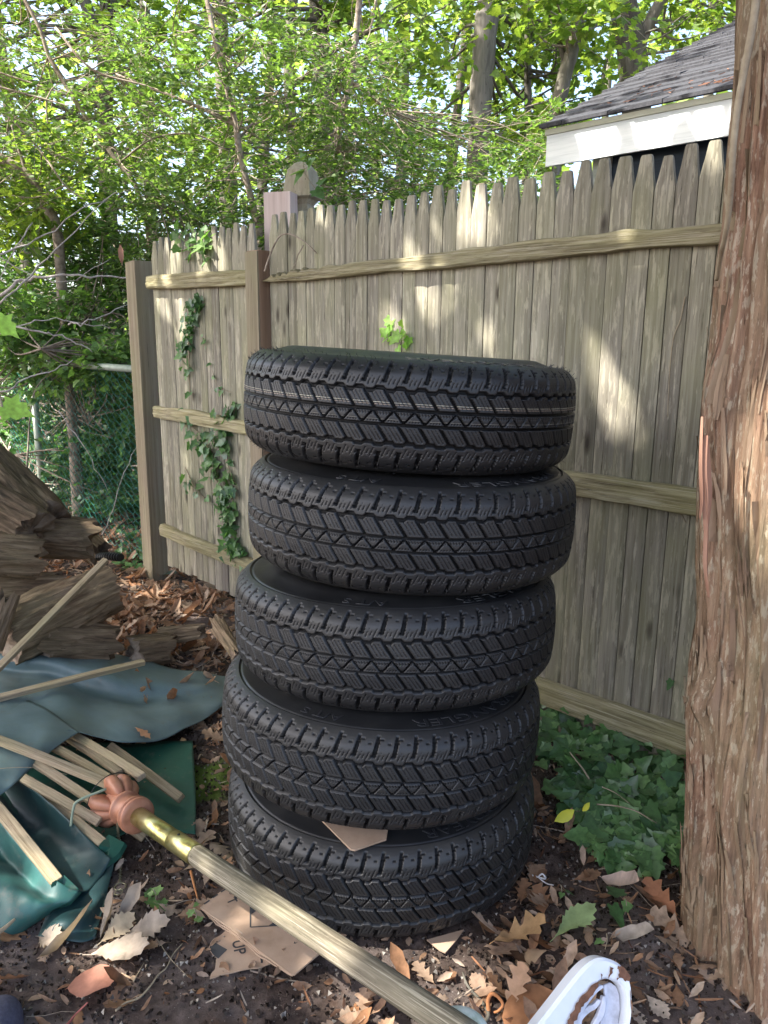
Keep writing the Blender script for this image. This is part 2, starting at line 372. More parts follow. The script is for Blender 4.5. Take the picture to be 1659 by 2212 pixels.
panR, a_, b_, e_ = fence_panel('picket_fence', YP2-.045, YR, 39, (.05, .02), 1.822,
    [((1.552, 1.578), (1.60, 1.634), .03, 21), ((.835, .858), (.905, .93), 0, 22), ((.118, .124), (.198, .212), 0, 23)],
    'long weathered picket fence panel of pointed boards running behind the tyre stack', 6, .14)
def post(name, y, off, z, sz, label, mats, seed, topcut=0):
    p = fpt(y, 0, off); root = empty(name, p, label, 'fence post')
    mb = MB(); s = sz/2; zs = [-.1, .4, .8, 1.2, z]
    V = []; rs = random.Random(seed)
    for i, zz in enumerate(zs):
        for a, b in ((-1, -1), (1, -1), (1, 1), (-1, 1)):
            V.append((a*s+rs.uniform(-.001, .001), b*s+rs.uniform(-.001, .001), zz+(topcut*a if i == 4 else 0)))
    F = [(3, 2, 1, 0), (16, 17, 18, 19)]
    for i in range(4):
        for j in range(4): F.append((i*4+j, i*4+(j+1) % 4, i*4+4+(j+1) % 4, i*4+4+j))
    mb.add(V, F)
    o = framed('post_shaft', mb, (p.x, p.y, 0), FDIR, (0, 0, 1), mats, root)
    bv = o.modifiers.new('bevel', 'BEVEL'); bv.width = .003; bv.segments = 2
    return root, o
post1, _ = post('fence_post', 4.165, .022, 1.70, .098, 'free-standing square timber post at the open left end of the fence', m_post, 1, .003)
post2, _ = post('fence_post', 3.465, .022, 1.685, .086, 'square timber post with a reddish grained side between the two fence panels', m_postr, 2)
# sunlit yard side of the second post, imitated by a paler slab
pp = fpt(3.465, 0, .022)
MBx = MB().box((0, 0, .81), (.084, .008, 1.74))
o = framed('lit_side', MBx, (pp.x+FNRM.x*.0485, pp.y+FNRM.y*.0485, 0), FDIR, (0, 0, 1), m_post, post2)
# neighbour's posts behind the fence
def gothic(u, v_top, Y, label):
    p = at(u, v_top, Y); H = p.z; root = empty('ornate_post', (p.x, p.y, 0), label, 'post')
    d1 = Matrix.Rotation(R(-20), 3, 'Z')
    MB().box((p.x, p.y, (H-.24)/2), (.115, .115, H-.24), Matrix.Rotation(R(-20), 4, 'Z')).build('post_shaft', m_post, root, bevel=.004)
    # turned cap: flared neck and tapered head, square in plan
    prof = [(.060, H-.24), (.062, H-.222), (.046, H-.205), (.040, H-.185), (.052, H-.165), (.070, H-.155), (.070, H-.145), (.064, H-.10), (.052, H-.04), (.030, H-.012), (.006, H)]
    V = []; F = []
    for r, z in prof:
        for k in range(8):
            an = R(-20)+math.pi/4*k; rr = r*(1.36 if k % 2 else 1.0)*1.0
            V.append((p.x+rr*math.cos(an), p.y+rr*math.sin(an), z))
    for i in range(len(prof)-1):
        for k in range(8): F.append((i*8+k, i*8+(k+1) % 8, i*8+8+(k+1) % 8, i*8+8+k))
    F.append(tuple((len(prof)-1)*8+k for k in range(8)))
    MB().add(V, F).build('post_cap', woodmat('cap_wood', [(.24, .20, .14), (.36, .31, .23), (.44, .39, .29)], (60, 60, 3), knots=False, green=.3, gcol=(.30, .32, .16), vary=0), root)
    return root
gothic(653, 349, 3.72, 'weathered post with a carved pointed cap, rising behind the picket tips')
p = at(606, 418, 3.62); rt = empty('fence_post', (p.x, p.y, 0), 'pinkish plain flat topped post, left of the carved cap post', 'fence post')
framed('post_shaft', MB().box((0, 0, p.z/2), (.125, .085, p.z)), (p.x, p.y, 0), (1, -.28, 0), (0, 0, 1), simple('pink_wood', [(.50, .38, .32), (.62, .49, .43), (.68, .56, .50)], (60, 60, 1.5), 1, .8, .2, .002, rnd=False), rt)

# ================================================================ chain link fence
m_cl = simple('green_wire', [(.02, .12, .10), (.04, .20, .17)], rough=.35, bs=0, metal=.2, spec=.6)
m_clr = simple('galvanised_rail', [(.25, .30, .24), (.40, .43, .36)], (1, 1, 1), 14, .5, .1, metal=.3)
c0 = fpt(4.26, 0, -.02); c1 = at(85, 797, 5.55); c1.z = 0; ce = (c1-c0).normalized(); cl = (c1-c0).length+.9
root = empty('chain_link_fence', (c0+c1)/2, 'green chain link fence with a pale top rail, overgrown with ivy', 'fence')
MB().tube([c0+Vector((0, 0, 1.15)), c0+ce*cl*.5+Vector((0, 0, 1.145)), c0+ce*cl+Vector((0, 0, 1.15))], .021, 10).build('top_rail', m_clr, root, True)
pp = at(40, 900, 5.6); pb = c0+ce*((Vector((pp.x, pp.y, 0))-c0).dot(ce))
MB().tube([pb+Vector((0, 0, -.1)), pb+Vector((0, 0, 1.17))], .026, 10).build('post', m_clr, root, True)
mb = MB(); dz = .052; nn = int(cl/dz); nz = int(1.1/dz)
cn = Vector((-ce.y, ce.x, 0))
for i in range(nn):
    pts = []
    for j in range(nz*2+1):
        q = (j+i) % 2; s_ = (i+q)*dz if False else i*dz+(dz if (j % 2) else 0)*.5*(1)+0
        s_ = i*dz+(0 if j % 2 == i % 2 else dz*.98)
        pts.append(c0+ce*s_+cn*(.003 if j % 2 else -.003)+Vector((0, 0, .04+j*dz*.5*1.0)))
    mb.tube(pts, .0024, 3, False)
mb.build('wire_mesh', m_cl, root)

# ================================================================ shed
m_roof, t, N, L, out, b = nodes_of('roof_shingles')
v = coords(N, L, (1, 1, 1), False); f = noise(N, L, v, 60, 8, .8); c = ramp(N, L, f, [(.010, .011, .014), (.028, .029, .036), (.06, .06, .068)])
L(c, b.inputs['Base Color']); b.inputs['Roughness'].default_value = .85; bump(N, L, b, f, .5, .004)
m_white = simple('white_fascia_paint', [(.62, .66, .66), (.74, .78, .78), (.80, .83, .83)], (1.5, 1.5, 30), 2, .55, .15, .003, rnd=False)
m_cream = simple('cream_trim_paint', [(.50, .50, .38), (.62, .62, .50)], (2, 2, 10), 4, .6, .1, rnd=False)
m_navy = simple('navy_siding_paint', [(.005, .012, .022), (.010, .022, .038)], (1, 1, 30), 3, .6, .2, rnd=False)
m_corner = simple('grey_corner_board', [(.30, .32, .27), (.40, .42, .36)], (3, 3, 12), 4, .7, .1, rnd=False)
eL = at(1178, 360, 4.8); eR = at(1590, 290, 4.05); eR.z = eL.z; se = (eR-eL).normalized(); sn = Vector((se.y*-1, se.x, 0)); sn = sn if sn.y > 0 else -sn
root = empty('garden_shed', (eL.x+1.5, eL.y, 0), 'shed with dark shingle roof and white fascia beyond the picket fence', 'shed')
ez0 = eL.z; Ls = 3.4; FH = .165; TH = .030
E0 = Vector((eL.x, eL.y, 0))
def shp(a, d, z): return E0+se*a+sn*d+Vector((0, 0, z))
def slab(mb, a0, a1, d0, d1, z0, z1):
    V = [shp(a, d, z) for z in (z0, z1) for a, d in ((a0, d0), (a1, d0), (a1, d1), (a0, d1))]
    mb.add(V, [(3,2,1,0),(4,5,6,7),(0,1,5,4),(1,2,6,5),(2,3,7,6),(3,0,4,7)]); return mb
slab(MB(), 0, Ls, 0, .02, ez0, ez0+FH).build('fascia', m_white, root)
slab(MB(), -.006, Ls, -.012, .03, ez0+FH+.002, ez0+FH+TH).build('trim_strip', m_cream, root)
kp = math.tan(R(25.5)); zt = ez0+FH+TH+.004; RD = 2.9
mb = MB(); V = [shp(-.02, -.03, zt-.002), shp(Ls, -.03, zt-.002), shp(Ls, RD, zt+kp*RD), shp(-.02, RD, zt+kp*RD)]
mb.add(V+[q+Vector((0, 0, .02)) for q in V], [(3,2,1,0),(4,5,6,7),(0,1,5,4),(1,2,6,5),(2,3,7,6),(3,0,4,7)])
rf = mb.build('roof', m_roof, root)
mb = MB(); rs = random.Random(3); cz = .135; nc = int(RD/cz)+1
for i in range(nc):                                     # courses of architectural shingles, each tab its own thickness
    a = -.03
    while a < Ls:
        wd = rs.uniform(.10, .30); th = rs.choice([.006, .011, .015]); d0 = i*cz-.04+rs.uniform(-.004, .004); d1 = d0+cz+.05
        zz = lambda d: zt+kp*(d)+.021
        a1 = min(a+wd, Ls)
        V = [shp(a, d0, zz(d0)), shp(a1-.003, d0, zz(d0)), shp(a1-.003, d1, zz(d1)-.004), shp(a, d1, zz(d1)-.004)]
        mb.add(V+[V[0]+Vector((0,0,th+.007)), V[1]+Vector((0,0,th+.007)), V[2]+Vector((0,0,.003)), V[3]+Vector((0,0,.003))], [(4,5,6,7),(0,1,5,4),(1,2,6,5),(3,0,4,7)])
        a = a1
mb.build('shingles', m_roof, rf)
slab(MB(), -.02, -.002, -.0, RD*.98, ez0+FH*.3, ez0+FH+.0).build('soffit_end', m_white, root) if False else None
slab(MB(), .33, Ls, .12, 2.6, 0, ez0+.16).build('wall', m_navy, root)
slab(MB(), .25, .36, .10, .20, 0, ez0+.155).build('corner_board', m_corner, root)
slab(MB(), .0, Ls,   .021, .10, ez0+.06, ez0+.075).build('soffit', m_white, root)
# dead needles and leaf bits caught on the shingles
mb = MB()
for k in range(150):
    a = rs.uniform(.3, 2.4); d = abs(rs.gauss(.12, .25)); 
    if k > 60: a = rs.choice([.95, 1.5, 1.9])+rs.gauss(0, .10); d = .05+abs(rs.gauss(0, .05))
    q = shp(a, d, zt+kp*d+.043); l = rs.uniform(.015, .05); an = rs.uniform(0, 3.14)
    mb.tube([q, q+(se*math.cos(an)+(sn+Vector((0, 0, kp)))*math.sin(an))*l], .0022, 3, False)
tag(mb.build('needle_litter', simple('dead_needles', [(.12, .05, .03), (.25, .12, .07)])), kind='stuff')
# ================================================================ tyres
def tread_depth(s, m):
    """groove depth in metres for pitch coordinate s and height m (mm) across the tread"""
    p = s % 1.0; d = np.zeros_like(s+m)
    fr = lambda x: x % 1.0
    wv = 2.6*np.clip(2.4*np.sin(2*np.pi*p), -1, 1); wv2 = 2.6*np.clip(2.4*np.sin(2*np.pi*(p+.4)), -1, 1)
    def put(c, dep): np.maximum(d, np.where(c, dep, 0), out=d)
    put(np.abs(m-54.5-wv) < 3.7, .010); put(np.abs(m+52.5-wv2) < 3.7, .010)
    put(np.abs(m-16) < 3.1, .010); put(np.abs(m+14) < 3.1, .010)
    x2 = fr(p+.54*(m-17)/34); in2 = (m > 17.5)&(m < 53); put(in2 & (x2 < .17), .0095)
    in2b = in2 & (m > 23+0*m) & (m < 50); put(in2b & (fr((x2-.17)/.83*4) < .16) & (x2 > .3), .002)
    x4 = fr(p+.30+.54*(m+50)/34); in4 = (m < -16) & (m > -51); put(in4 & (x4 < .17), .0095)
    put(in4 & (m > -47) & (m < -19) & (fr((x4-.17)/.83*4) < .16) & (x4 > .3), .002)
    yy = (m+11.5)/25.0; q = np.abs(fr(p)*2-1); inn = (m > -12) & (m < 14)
    put(inn & (np.abs(q-yy)*25/1.5 < 1.7), .009)
    put(inn & (fr(p*7+m*.06) < .2) & (np.abs(yy-.5) > .16) & (np.abs(yy-.5) < .42), .003)
    for sg, w_, of in ((1, wv, 0.0), (-1, wv2, .35)):
        mm = m*sg
        xs = fr(p+of-(mm*sg-75)/26*.14); put((np.abs(xs-.5) < .10) & (mm > 68) & (mm < 98), .0095)
        put((np.abs(xs-.5) < .05+.05*np.clip((mm-92)/18, 0, 1)) & (mm > 88) & (mm < 108), .0045)
        sip = fr((p+of-(m-60)/20*.22)*5); off = 5*(fr((p+of)*3) > .5)
        put((sip < .22) & (mm > 61+off) & (mm < 75+off) & (np.abs(xs-.5) > .12), .0022)
        put((np.abs(mm-107) < .9) & (np.abs(fr(p+of)-.05) < .0), .002)
        put((np.abs(mm-102) < 1.2) & (fr(p+of) > .72) & (fr(p+of) < .97), .0028)
        put((np.abs(fr(p+of)-.74) < .035) & (mm > 96) & (mm < 102), .0028)
        put((np.abs(mm-96) < 1.0) & (fr(p+of) > .16) & (fr(p+of) < .34), .0022)
    return d
PZ = [0, 30, 60, 80, 86, 91, 97, 103, 108, 111.5, 113]; PR = [402, 401.2, 399, 396, 394, 391, 386, 380, 373, 367, 364]
def tread_mesh():
    NP, K = 60, 28; nu = NP*K
    zs = np.concatenate([np.linspace(0, 90, 62), np.linspace(91.4, 108, 14), [109.5, 111, 112, 113]])
    zs = np.concatenate([-zs[::-1][:-1], zs]); nv = len(zs)
    rr = np.interp(np.abs(zs), PZ, PR); th = np.arange(nu)/nu*2*np.pi; s = np.arange(nu)/K
    Sg, Z = np.meshgrid(s, zs, indexing='ij'); D = tread_depth(Sg, Z)*1000
    nr = np.gradient(rr, zs); nz_ = -nr/np.sqrt(1+nr**2); nr_ = 1/np.sqrt(1+nr**2)
    RR = rr[None]-D*nr_[None]; ZZ = Z-D*nz_[None]
    RR = RR+.35*noise3(np.cos(th)[:, None]*6, np.sin(th)[:, None]*6, ZZ/40, 4)
    V = np.stack([RR*np.cos(th)[:, None], RR*np.sin(th)[:, None], ZZ], -1).reshape(-1, 3)/1000
    me = np_mesh('tread', V, grid_faces(nu, nv, True), False)
    at_ = me.attributes.new('unshaded', 'FLOAT', 'POINT'); at_.data.foreach_set('value', np.clip(1-(D.ravel()-.8)/1.5, 0, 1).astype(np.float32)); return me
def lathe(prof, n=160, sharp=False):
    V = []; 
    for i in range(n):
        a = 2*math.pi*i/n
        for r, z in prof: V.append((r*math.cos(a), r*math.sin(a), z))
    return np_mesh('lathe', V, grid_faces(n, len(prof), True), not sharp)
def groove_shade(N, L, b, c):                                  # shade painted into the colour: groove floors near black, block tops rubber grey
    a = N('ShaderNodeAttribute'); a.attribute_name = 'unshaded'; c2 = mixc(N, L, a.outputs['Fac'], (.006, .006, .0065), c); L(c2, b.inputs['Base Color'])
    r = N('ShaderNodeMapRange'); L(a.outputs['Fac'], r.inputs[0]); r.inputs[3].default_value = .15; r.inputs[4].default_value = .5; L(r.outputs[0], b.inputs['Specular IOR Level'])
m_rub, t, N, L, out, b = nodes_of('tyre_rubber')
v = coords(N, L, (1, 1, 1), True, amt=3); f = noise(N, L, v, 9, 8, .65); c = ramp(N, L, f, [(.009, .009, .0095), (.015, .015, .0155), (.030, .028, .025)], .3, .75)
fd = noise(N, L, v, 2.3, 6, .7, .4); c = mixc(N, L, ramp(N, L, fd, [(0, 0, 0), (.55,)*3], .5, .72), c, (.045, .040, .030)); L(c, b.inputs['Base Color']); rr_ = ramp(N, L, f, [(.36,)*3, (.58,)*3]); L(rr_, b.inputs['Roughness']); b.inputs['Specular IOR Level'].default_value = .5
bump(N, L, b, noise(N, L, v, 300, 4), .08, .001)
m_treadr, t, N, L, out, b = nodes_of('worn_tread_shaded_grooves')
v = coords(N, L, (1, 1, 1), True, amt=3); f = noise(N, L, v, 9, 8, .65); c = ramp(N, L, f, [(.011, .011, .0115), (.018, .018, .0185), (.032, .030, .027)], .3, .75)
fd = noise(N, L, v, 2.3, 6, .7, .4); c = mixc(N, L, ramp(N, L, fd, [(0, 0, 0), (.5,)*3], .5, .72), c, (.048, .043, .034)); groove_shade(N, L, b, c); b.inputs['Roughness'].default_value = .48
m_tread2, t, N, L, out, b = nodes_of('new_tread_rubber')
v = coords(N, L, (1, 1, 1), False); f = noise(N, L, v, 9, 8, .65); c = ramp(N, L, f, [(.009, .009, .0095), (.015, .015, .0155), (.030, .028, .025)], .3, .75)
sx = N('ShaderNodeSeparateXYZ'); L(v, sx.inputs[0])
lf = noise(N, L, v, 60, 3)
def band(lo, hi, col, k):                                # faded factory paint lines round the tread
    global c
    a = N('ShaderNodeMath'); a.operation = 'COMPARE'; L(sx.outputs[2], a.inputs[0]); a.inputs[1].default_value = (lo+hi)/2; a.inputs[2].default_value = (hi-lo)/2
    xy = N('ShaderNodeVectorMath'); xy.operation = 'MULTIPLY'; xy.inputs[1].default_value = (1, 1, 0); L(v, xy.inputs[0]); le = N('ShaderNodeVectorMath'); le.operation = 'LENGTH'; L(xy.outputs[0], le.inputs[0])
    gt = N('ShaderNodeMath'); gt.operation = 'GREATER_THAN'; gt.inputs[1].default_value = .3985; L(le.outputs['Value'], gt.inputs[0])
    ml = N('ShaderNodeMath'); ml.operation = 'MULTIPLY'; L(a.outputs[0], ml.inputs[0]); L(gt.outputs[0], ml.inputs[1])
    g = N('ShaderNodeMath'); g.operation = 'MULTIPLY'; L(ml.outputs[0], g.inputs[0]); L(ramp(N, L, lf, [(k*.55,)*3, (k,)*3], .35, .6), g.inputs[1])
    c = mixc(N, L, g.outputs[0], c, col)
band(.0288, .0302, (.50, .46, .35), .75); band(.0248, .0262, (.46, .36, .27), .6); band(-.004, -.003, (.4, .38, .33), .4)
groove_shade(N, L, b, c); b.inputs['Roughness'].default_value = .46
side_prof = [(.364, .113), (.3625, .1138), (.3618, .1105), (.3575, .1095), (.3568, .1125), (.352, .1135), (.340, .1145), (.325, .1170), (.312, .1215), (.300, .1255), (.285, .127), (.265, .122), (.248, .115), (.238, .111), (.2375, .113), (.232, .112), (.225, .104), (.219, .097), (.217, .088), (.222, .082)]
liner = [(.222, .082), (.235, .086), (.26, .098), (.30, .111), (.34, .108), (.372, .09), (.386, .06), (.390, 0), (.386, -.06), (.372, -.09), (.34, -.108), (.30, -.111), (.26, -.098), (.235, -.086), (.222, -.082)]
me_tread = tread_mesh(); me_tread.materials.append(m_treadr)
me_side = lathe(side_prof[::-1]); me_side.materials.append(m_rub)
me_side2 = lathe([(r, -z) for r, z in side_prof]); me_side2.materials.append(m_rub)
me_liner = lathe(liner); me_liner.materials.append(m_rub)
def bent_text(txt, phi0, r0, h, sx_, z, thick=.0016, outline=0.0):
    """raised sidewall lettering, tops outwards, read clockwise from above"""
    cu = bpy.data.curves.new('lettering', 'FONT'); cu.body = txt; cu.size = 1; cu.extrude = .5; cu.offset = outline; cu.resolution_u = 3
    o = bpy.data.objects.new('tmp', cu); COL.objects.link(o); bpy.context.view_layer.update()
    me = bpy.data.meshes.new_from_object(o.evaluated_get(bpy.context.evaluated_depsgraph_get())); bpy.data.objects.remove(o)
    n = len(me.vertices); co = np.zeros(n*3, np.float32); me.vertices.foreach_get('co', co); co = co.reshape(-1, 3)
    x = co[:, 0]*sx_; y = co[:, 1]/.72*h; zz = co[:, 2]+.5
    r = r0+y; a = phi0-x/(r0+h/2); sl = np.interp(r, [.312, .325, .34, .352, .36], [.1215, .117, .1145, .1135, .1125])
    V = np.stack([r*np.cos(a), r*np.sin(a), sl-.001+zz*(thick+.001)], -1)
    me.vertices.foreach_set('co', V.astype(np.float32).ravel()); me.update(); me.materials.append(m_let); return me
m_let = simple('raised_letter_rubber', [(.022, .022, .024), (.03, .03, .032)], rough=.35, bs=0, spec=.6)
def make_tyre(label, words, new=False):
    root = empty('tyre', (0, 0, 0), label, 'tyre', 'tyres in the stack'); LOCAL.add(root.name)
    tr = link('tread', me_tread, None, root)
    if new:
        tr.material_slots[0].link = 'OBJECT'; tr.material_slots[0].material = m_tread2
    link('sidewall', me_side, None, root); link('sidewall', me_side2, None, root); link('inner_liner', me_liner, None, root)
    for wd in words: link('lettering', bent_text(*wd), None, root)
    return root
A = R
W1 = ('WRANGLER', R(-22), .322, .025, .062, 0); W2 = ('A/T S', R(-106), .3235, .022, .043, 0); W3 = ('GOODYEAR', R(160), .3235, .026, .058, 0)
def words(dphi, brand_first=False):
    L_ = []
    for tx, ph, r0, h, sx_, z in (W1, W2, W3): L_.append((tx, ph+R(dphi), r0, h, sx_, z))
    return L_
TY = [((.058, 1.919, 1.163), -.7, 3.06, 'topmost tyre of the stack, new, with pale painted lines and rubber hairs', 160, True),
      ((.067, 1.886, .913), -.6, 2.08, 'second tyre from the top, under the tilted new one', 0, False),
      ((.030, 1.866, .649), -2.4, .3, 'middle tyre of the stack of five', 8, False),
      ((-.003, 1.830, .397), -1.9, 2.6, 'fourth tyre down, its raised sidewall lettering showing above a wide tread', 0, False),
      ((.000, 1.845, .127), .3, .3, 'bottom tyre, standing on the soil and flattened cardboard', 178, False)]
for i, (c_, tx, ty, lab, dp, new) in enumerate(TY):
    o = make_tyre(lab, words(dp), new)
    Mx = Matrix.Translation(c_) @ Matrix.Rotation(R(ty), 4, 'Y') @ Matrix.Rotation(R(tx), 4, 'X') @ Matrix.Rotation(0 if new else R(6*(i*1.37 % 1)), 4, 'Z')
    o.location = Mx.to_translation(); o.rotation_euler = Mx.to_euler()
    if new:
        mb = MB(); rs = random.Random(2)                  # whiskers of rubber left by the mould vents
        for k in range(420):
            a = rs.uniform(0, 6.283) if k < 260 else R(rs.uniform(-200, 20)); z = rs.choice([1, 1, 1, -1])*rs.choice([.090, .098, .105, .112, .1125])
            r = np.interp(abs(z)*1000, PZ, PR)/1000
            if k % 9 == 0: r = .335; z = .116
            q = Vector((r*math.cos(a), r*math.sin(a), z)); n_ = Vector((math.cos(a)*.6, math.sin(a)*.6, .75 if z > 0 else -.4)).normalized()
            tl = Vector((rs.gauss(0, .3), rs.gauss(0, .3), rs.gauss(0, .2)))
            mb.tube([q, q+n_*.004, q+(n_+tl).normalized()*rs.uniform(.005, .010)], [.0006, .0005, .0003], 3, False)
        tag(mb.build('rubber_hairs', m_rub, o), kind='stuff')
# ================================================================ leaves and foliage
def strip_tmpl(ws, curl=0.0, fold=.25, stem=0.0):
    """leaf along x 0..1; ws = half widths at stations, optional x-offset per station"""
    k = len(ws); V = []; F = []
    for i, wv in enumerate(ws):
        dx = 0.0
        if isinstance(wv, tuple): wv, dx = wv
        x = i/(k-1); z = curl*(x*x)
        V += [(x, 0, z-.0), (x+dx, wv, z+fold*wv), (x+dx, -wv, z+fold*wv)]
    for i in range(k-1):
        a, b = i*3, (i+1)*3; F += [(a, b, b+1, a+1), (a, a+2, b+2, b)]
    if stem:
        b = len(V); V += [(-stem, .008, -.03), (-stem, -.008, -.03), (.02, -.008, 0), (.02, .008, 0)]; F.append((b, b+1, b+2, b+3))
    return np.array(V, float), np.array(F)
def star_tmpl(outline, cen=(.35, 0), fold=.12, curl=.1):
    V = [(cen[0], 0, -.03)]
    for x, y in outline: V.append((x, y, fold*abs(y)+curl*(x-cen[0])*abs(x-cen[0])))
    k = len(outline); F = [(0, 1+i, 1+(i+1) % k, 1+(i+1) % k) for i in range(k)]
    F = [(0, 1+i, 1+(i+1) % k) for i in range(k)]
    return np.array(V, float), np.array(F)
T_small = strip_tmpl([.04, .2, .17, .02], .05)
T_ov = strip_tmpl([.03, .22, .27, .2, .01], -.12)
T_long = strip_tmpl([.02, .11, .12, .08, .005], -.25)
T_far = (np.array([(0, 0, 0), (.45, .38, .06), (1, 0, -.08), (.45, -.38, .06), (.5, 0, -.06)], float), np.array([(0, 4, 1), (4, 2, 1), (0, 3, 4), (4, 3, 2)]))
half = [(0, .02), (.03, .20), (-.04, .34), (.16, .34), (.28, .56), (.42, .30), (.60, .34), (.72, .14), (1.0, 0)]
T_mapl = star_tmpl(half+[(x, -y) for x, y in half[::-1][1:]], (.32, 0), .1, -.25)
ivh = [(0, .03), (-.10, .20), (-.06, .36), (.14, .34), (.30, .50), (.44, .30), (.70, .20), (1.0, 0)]
T_ivy = star_tmpl(ivh+[(x, -y) for x, y in ivh[::-1][1:]], (.30, 0), .16, -.2)
T_oak = strip_tmpl([.02, .05, (.17, .05), (.20, .06), (.10, 0), (.24, .07), (.33, .08), (.14, .02), (.16, .02), (.33, .07), (.26, .05), (.12, 0), (.16, .03), .02], .22, .3, .12)
T_oak2 = strip_tmpl([.02, .06, (.16, .04), (.24, .05), (.15, 0), (.32, .07), (.28, .04), (.15, 0), (.24, .04), .10, .02], -.45, -.35, .1)
T_dent = strip_tmpl([.02, .04, (.08, .0), (.15, .035), (.13, -.01), (.25, .045), (.20, -.01), (.32, .045), (.25, -.01), (.33, .04), (.24, -.01), (.27, .04), (.16, -.01), (.15, .04), .06, .005], .12, .25, .15)
T_curl = strip_tmpl([.02, .12, (.22, .03), (.2, 0), (.24, .03), (.15, 0), .01], .9, .9, .1)
def cloud(name, mat, tm, P, D, Nn, S, parent=None, kind=None):
    T, F = tm; P = np.asarray(P, float); D = np.asarray(D, float); Nn = np.asarray(Nn, float); S = np.asarray(S, float)
    D = D/np.maximum(1e-9, np.linalg.norm(D, axis=1, keepdims=True)); Sd = np.cross(Nn, D); Sd /= np.maximum(1e-9, np.linalg.norm(Sd, axis=1, keepdims=True)); Nn = np.cross(D, Sd)
    V = P[:, None]+S[:, None, None]*(T[None, :, 0, None]*D[:, None]+T[None, :, 1, None]*Sd[:, None]+T[None, :, 2, None]*Nn[:, None])
    FF = (F[None]+(np.arange(len(P))*len(T))[:, None, None]).reshape(-1, F.shape[1])
    o = link(name, np_mesh(name, V.reshape(-1, 3), FF), mat, parent)
    if kind: tag(o, kind=kind)
    return o
def rdir(n, zs=1.0, g=rng):
    d = g.normal(size=(n, 3)); d[:, 2] *= zs; return d/np.linalg.norm(d, axis=1, keepdims=True)
def spray(cen, n, rad, flat, g, lean=None):
    """twigs fanning out from a cluster centre in a loose tilted disc with leaves along them"""
    nt_ = max(3, n//9); a = g.uniform(0, 2*np.pi, nt_); ln = rad*g.uniform(.5, 1.0, nt_)
    tilt = g.normal(0, .35, 3); tw = []
    P = []; D = []
    for k in range(nt_):
        d = np.array([np.cos(a[k]), np.sin(a[k]), 0.0]); d[2] = tilt[0]*d[0]+tilt[1]*d[1]-.1+g.normal(0, flat)
        s0 = cen+g.normal(0, rad*.12, 3); e0 = s0+d*ln[k]; e0[2] -= .12*ln[k]
        tw.append((s0, (s0+e0)/2+np.array([0, 0, .05*ln[k]]), e0))
        m_ = n//nt_; t = g.uniform(.12, 1.05, m_)[:, None]
        q = s0+(e0-s0)*t+g.normal(0, rad*.045, (m_, 3)); P.append(q)
        sd = np.cross(d, [0, 0, 1]); D.append(d[None]*.8+sd[None]*g.choice([-1, 1], m_)[:, None]*g.uniform(.4, 1.1, m_)[:, None]+g.normal(0, .25, (m_, 3)))
    return np.concatenate(P), np.concatenate(D), tw
def crown(root, trunk, cens, per, rad, size, tm, mat, seed, flat=.2, limb=.02, nj=.5, twr=.003, keep=None, twig_every=1, limb_every=1):
    g = np.random.default_rng(seed); P = []; D = []; mb = MB(); tr = np.array([tuple(p) for p in trunk])
    for i, c in enumerate(cens):
        c = np.array(c); dd = np.linalg.norm(tr-c, axis=1); cand = np.where(tr[:, 2] < c[2]+.4, dd, dd+2); j = int(np.argmin(cand+g.uniform(0, .5, len(tr))))
        mid = (tr[j]+c)/2+g.normal(0, .06*dd[j]+.01, 3)-np.array([0, 0, .04*dd[j]])
        if limb and i % limb_every == 0: mb.tube(smooth_path([tr[j], mid, c], 4), list(np.linspace(limb*(.6+.1*dd[j]), limb*.25, 9)), 5, False)
        p, d, tw = spray(c, per, rad*g.uniform(.7, 1.3), flat, g)
        P.append(p); D.append(d)
        for k_, t_ in enumerate(tw):
            if k_ % twig_every == 0: mb.tube(t_, [twr, twr*.8, twr*.4], 3, False)
    P = np.concatenate(P); D = np.concatenate(D)
    S = size*g.uniform(.6, 1.25, len(P))
    if keep is not None:
        Du = D/np.linalg.norm(D, axis=1, keepdims=True)*S[:, None]; m_ = keep(P) & keep(P+Du*.5) & keep(P+Du); P = P[m_]; D = D[m_]; S = S[m_]
    Nn = np.array([0, 0, 1.0])+g.normal(0, nj, P.shape)
    if mb.v: mb.build('branches', m_twig if limb < .03 else m_trunk, root, True)
    cloud('crown', mat, tm, P, D, Nn, S, root); return len(P)
def boxc(n, u0, u1, v0, v1, Y0, Y1, g, zmin=.15):
    out = []
    while len(out) < n:
        q = at(g.uniform(u0, u1), g.uniform(v0, v1), g.uniform(Y0, Y1))
        if q.z > zmin: out.append(np.array(q))
    return out
def trunk_of(pts, r0, r1, root, name='trunk', mat=None, seed=0, n=12):
    P = smooth_path(pts, 8); k = len(P); rs = random.Random(seed); mb = MB()
    rad = [(r0+(r1-r0)*i/(k-1))*rs.uniform(.94, 1.06)*(1+.5*math.exp(-P[i].z*2.5)) for i in range(k)]
    mb.tube(P, rad, n); mb.build(name, mat or m_trunk, root, True); return P
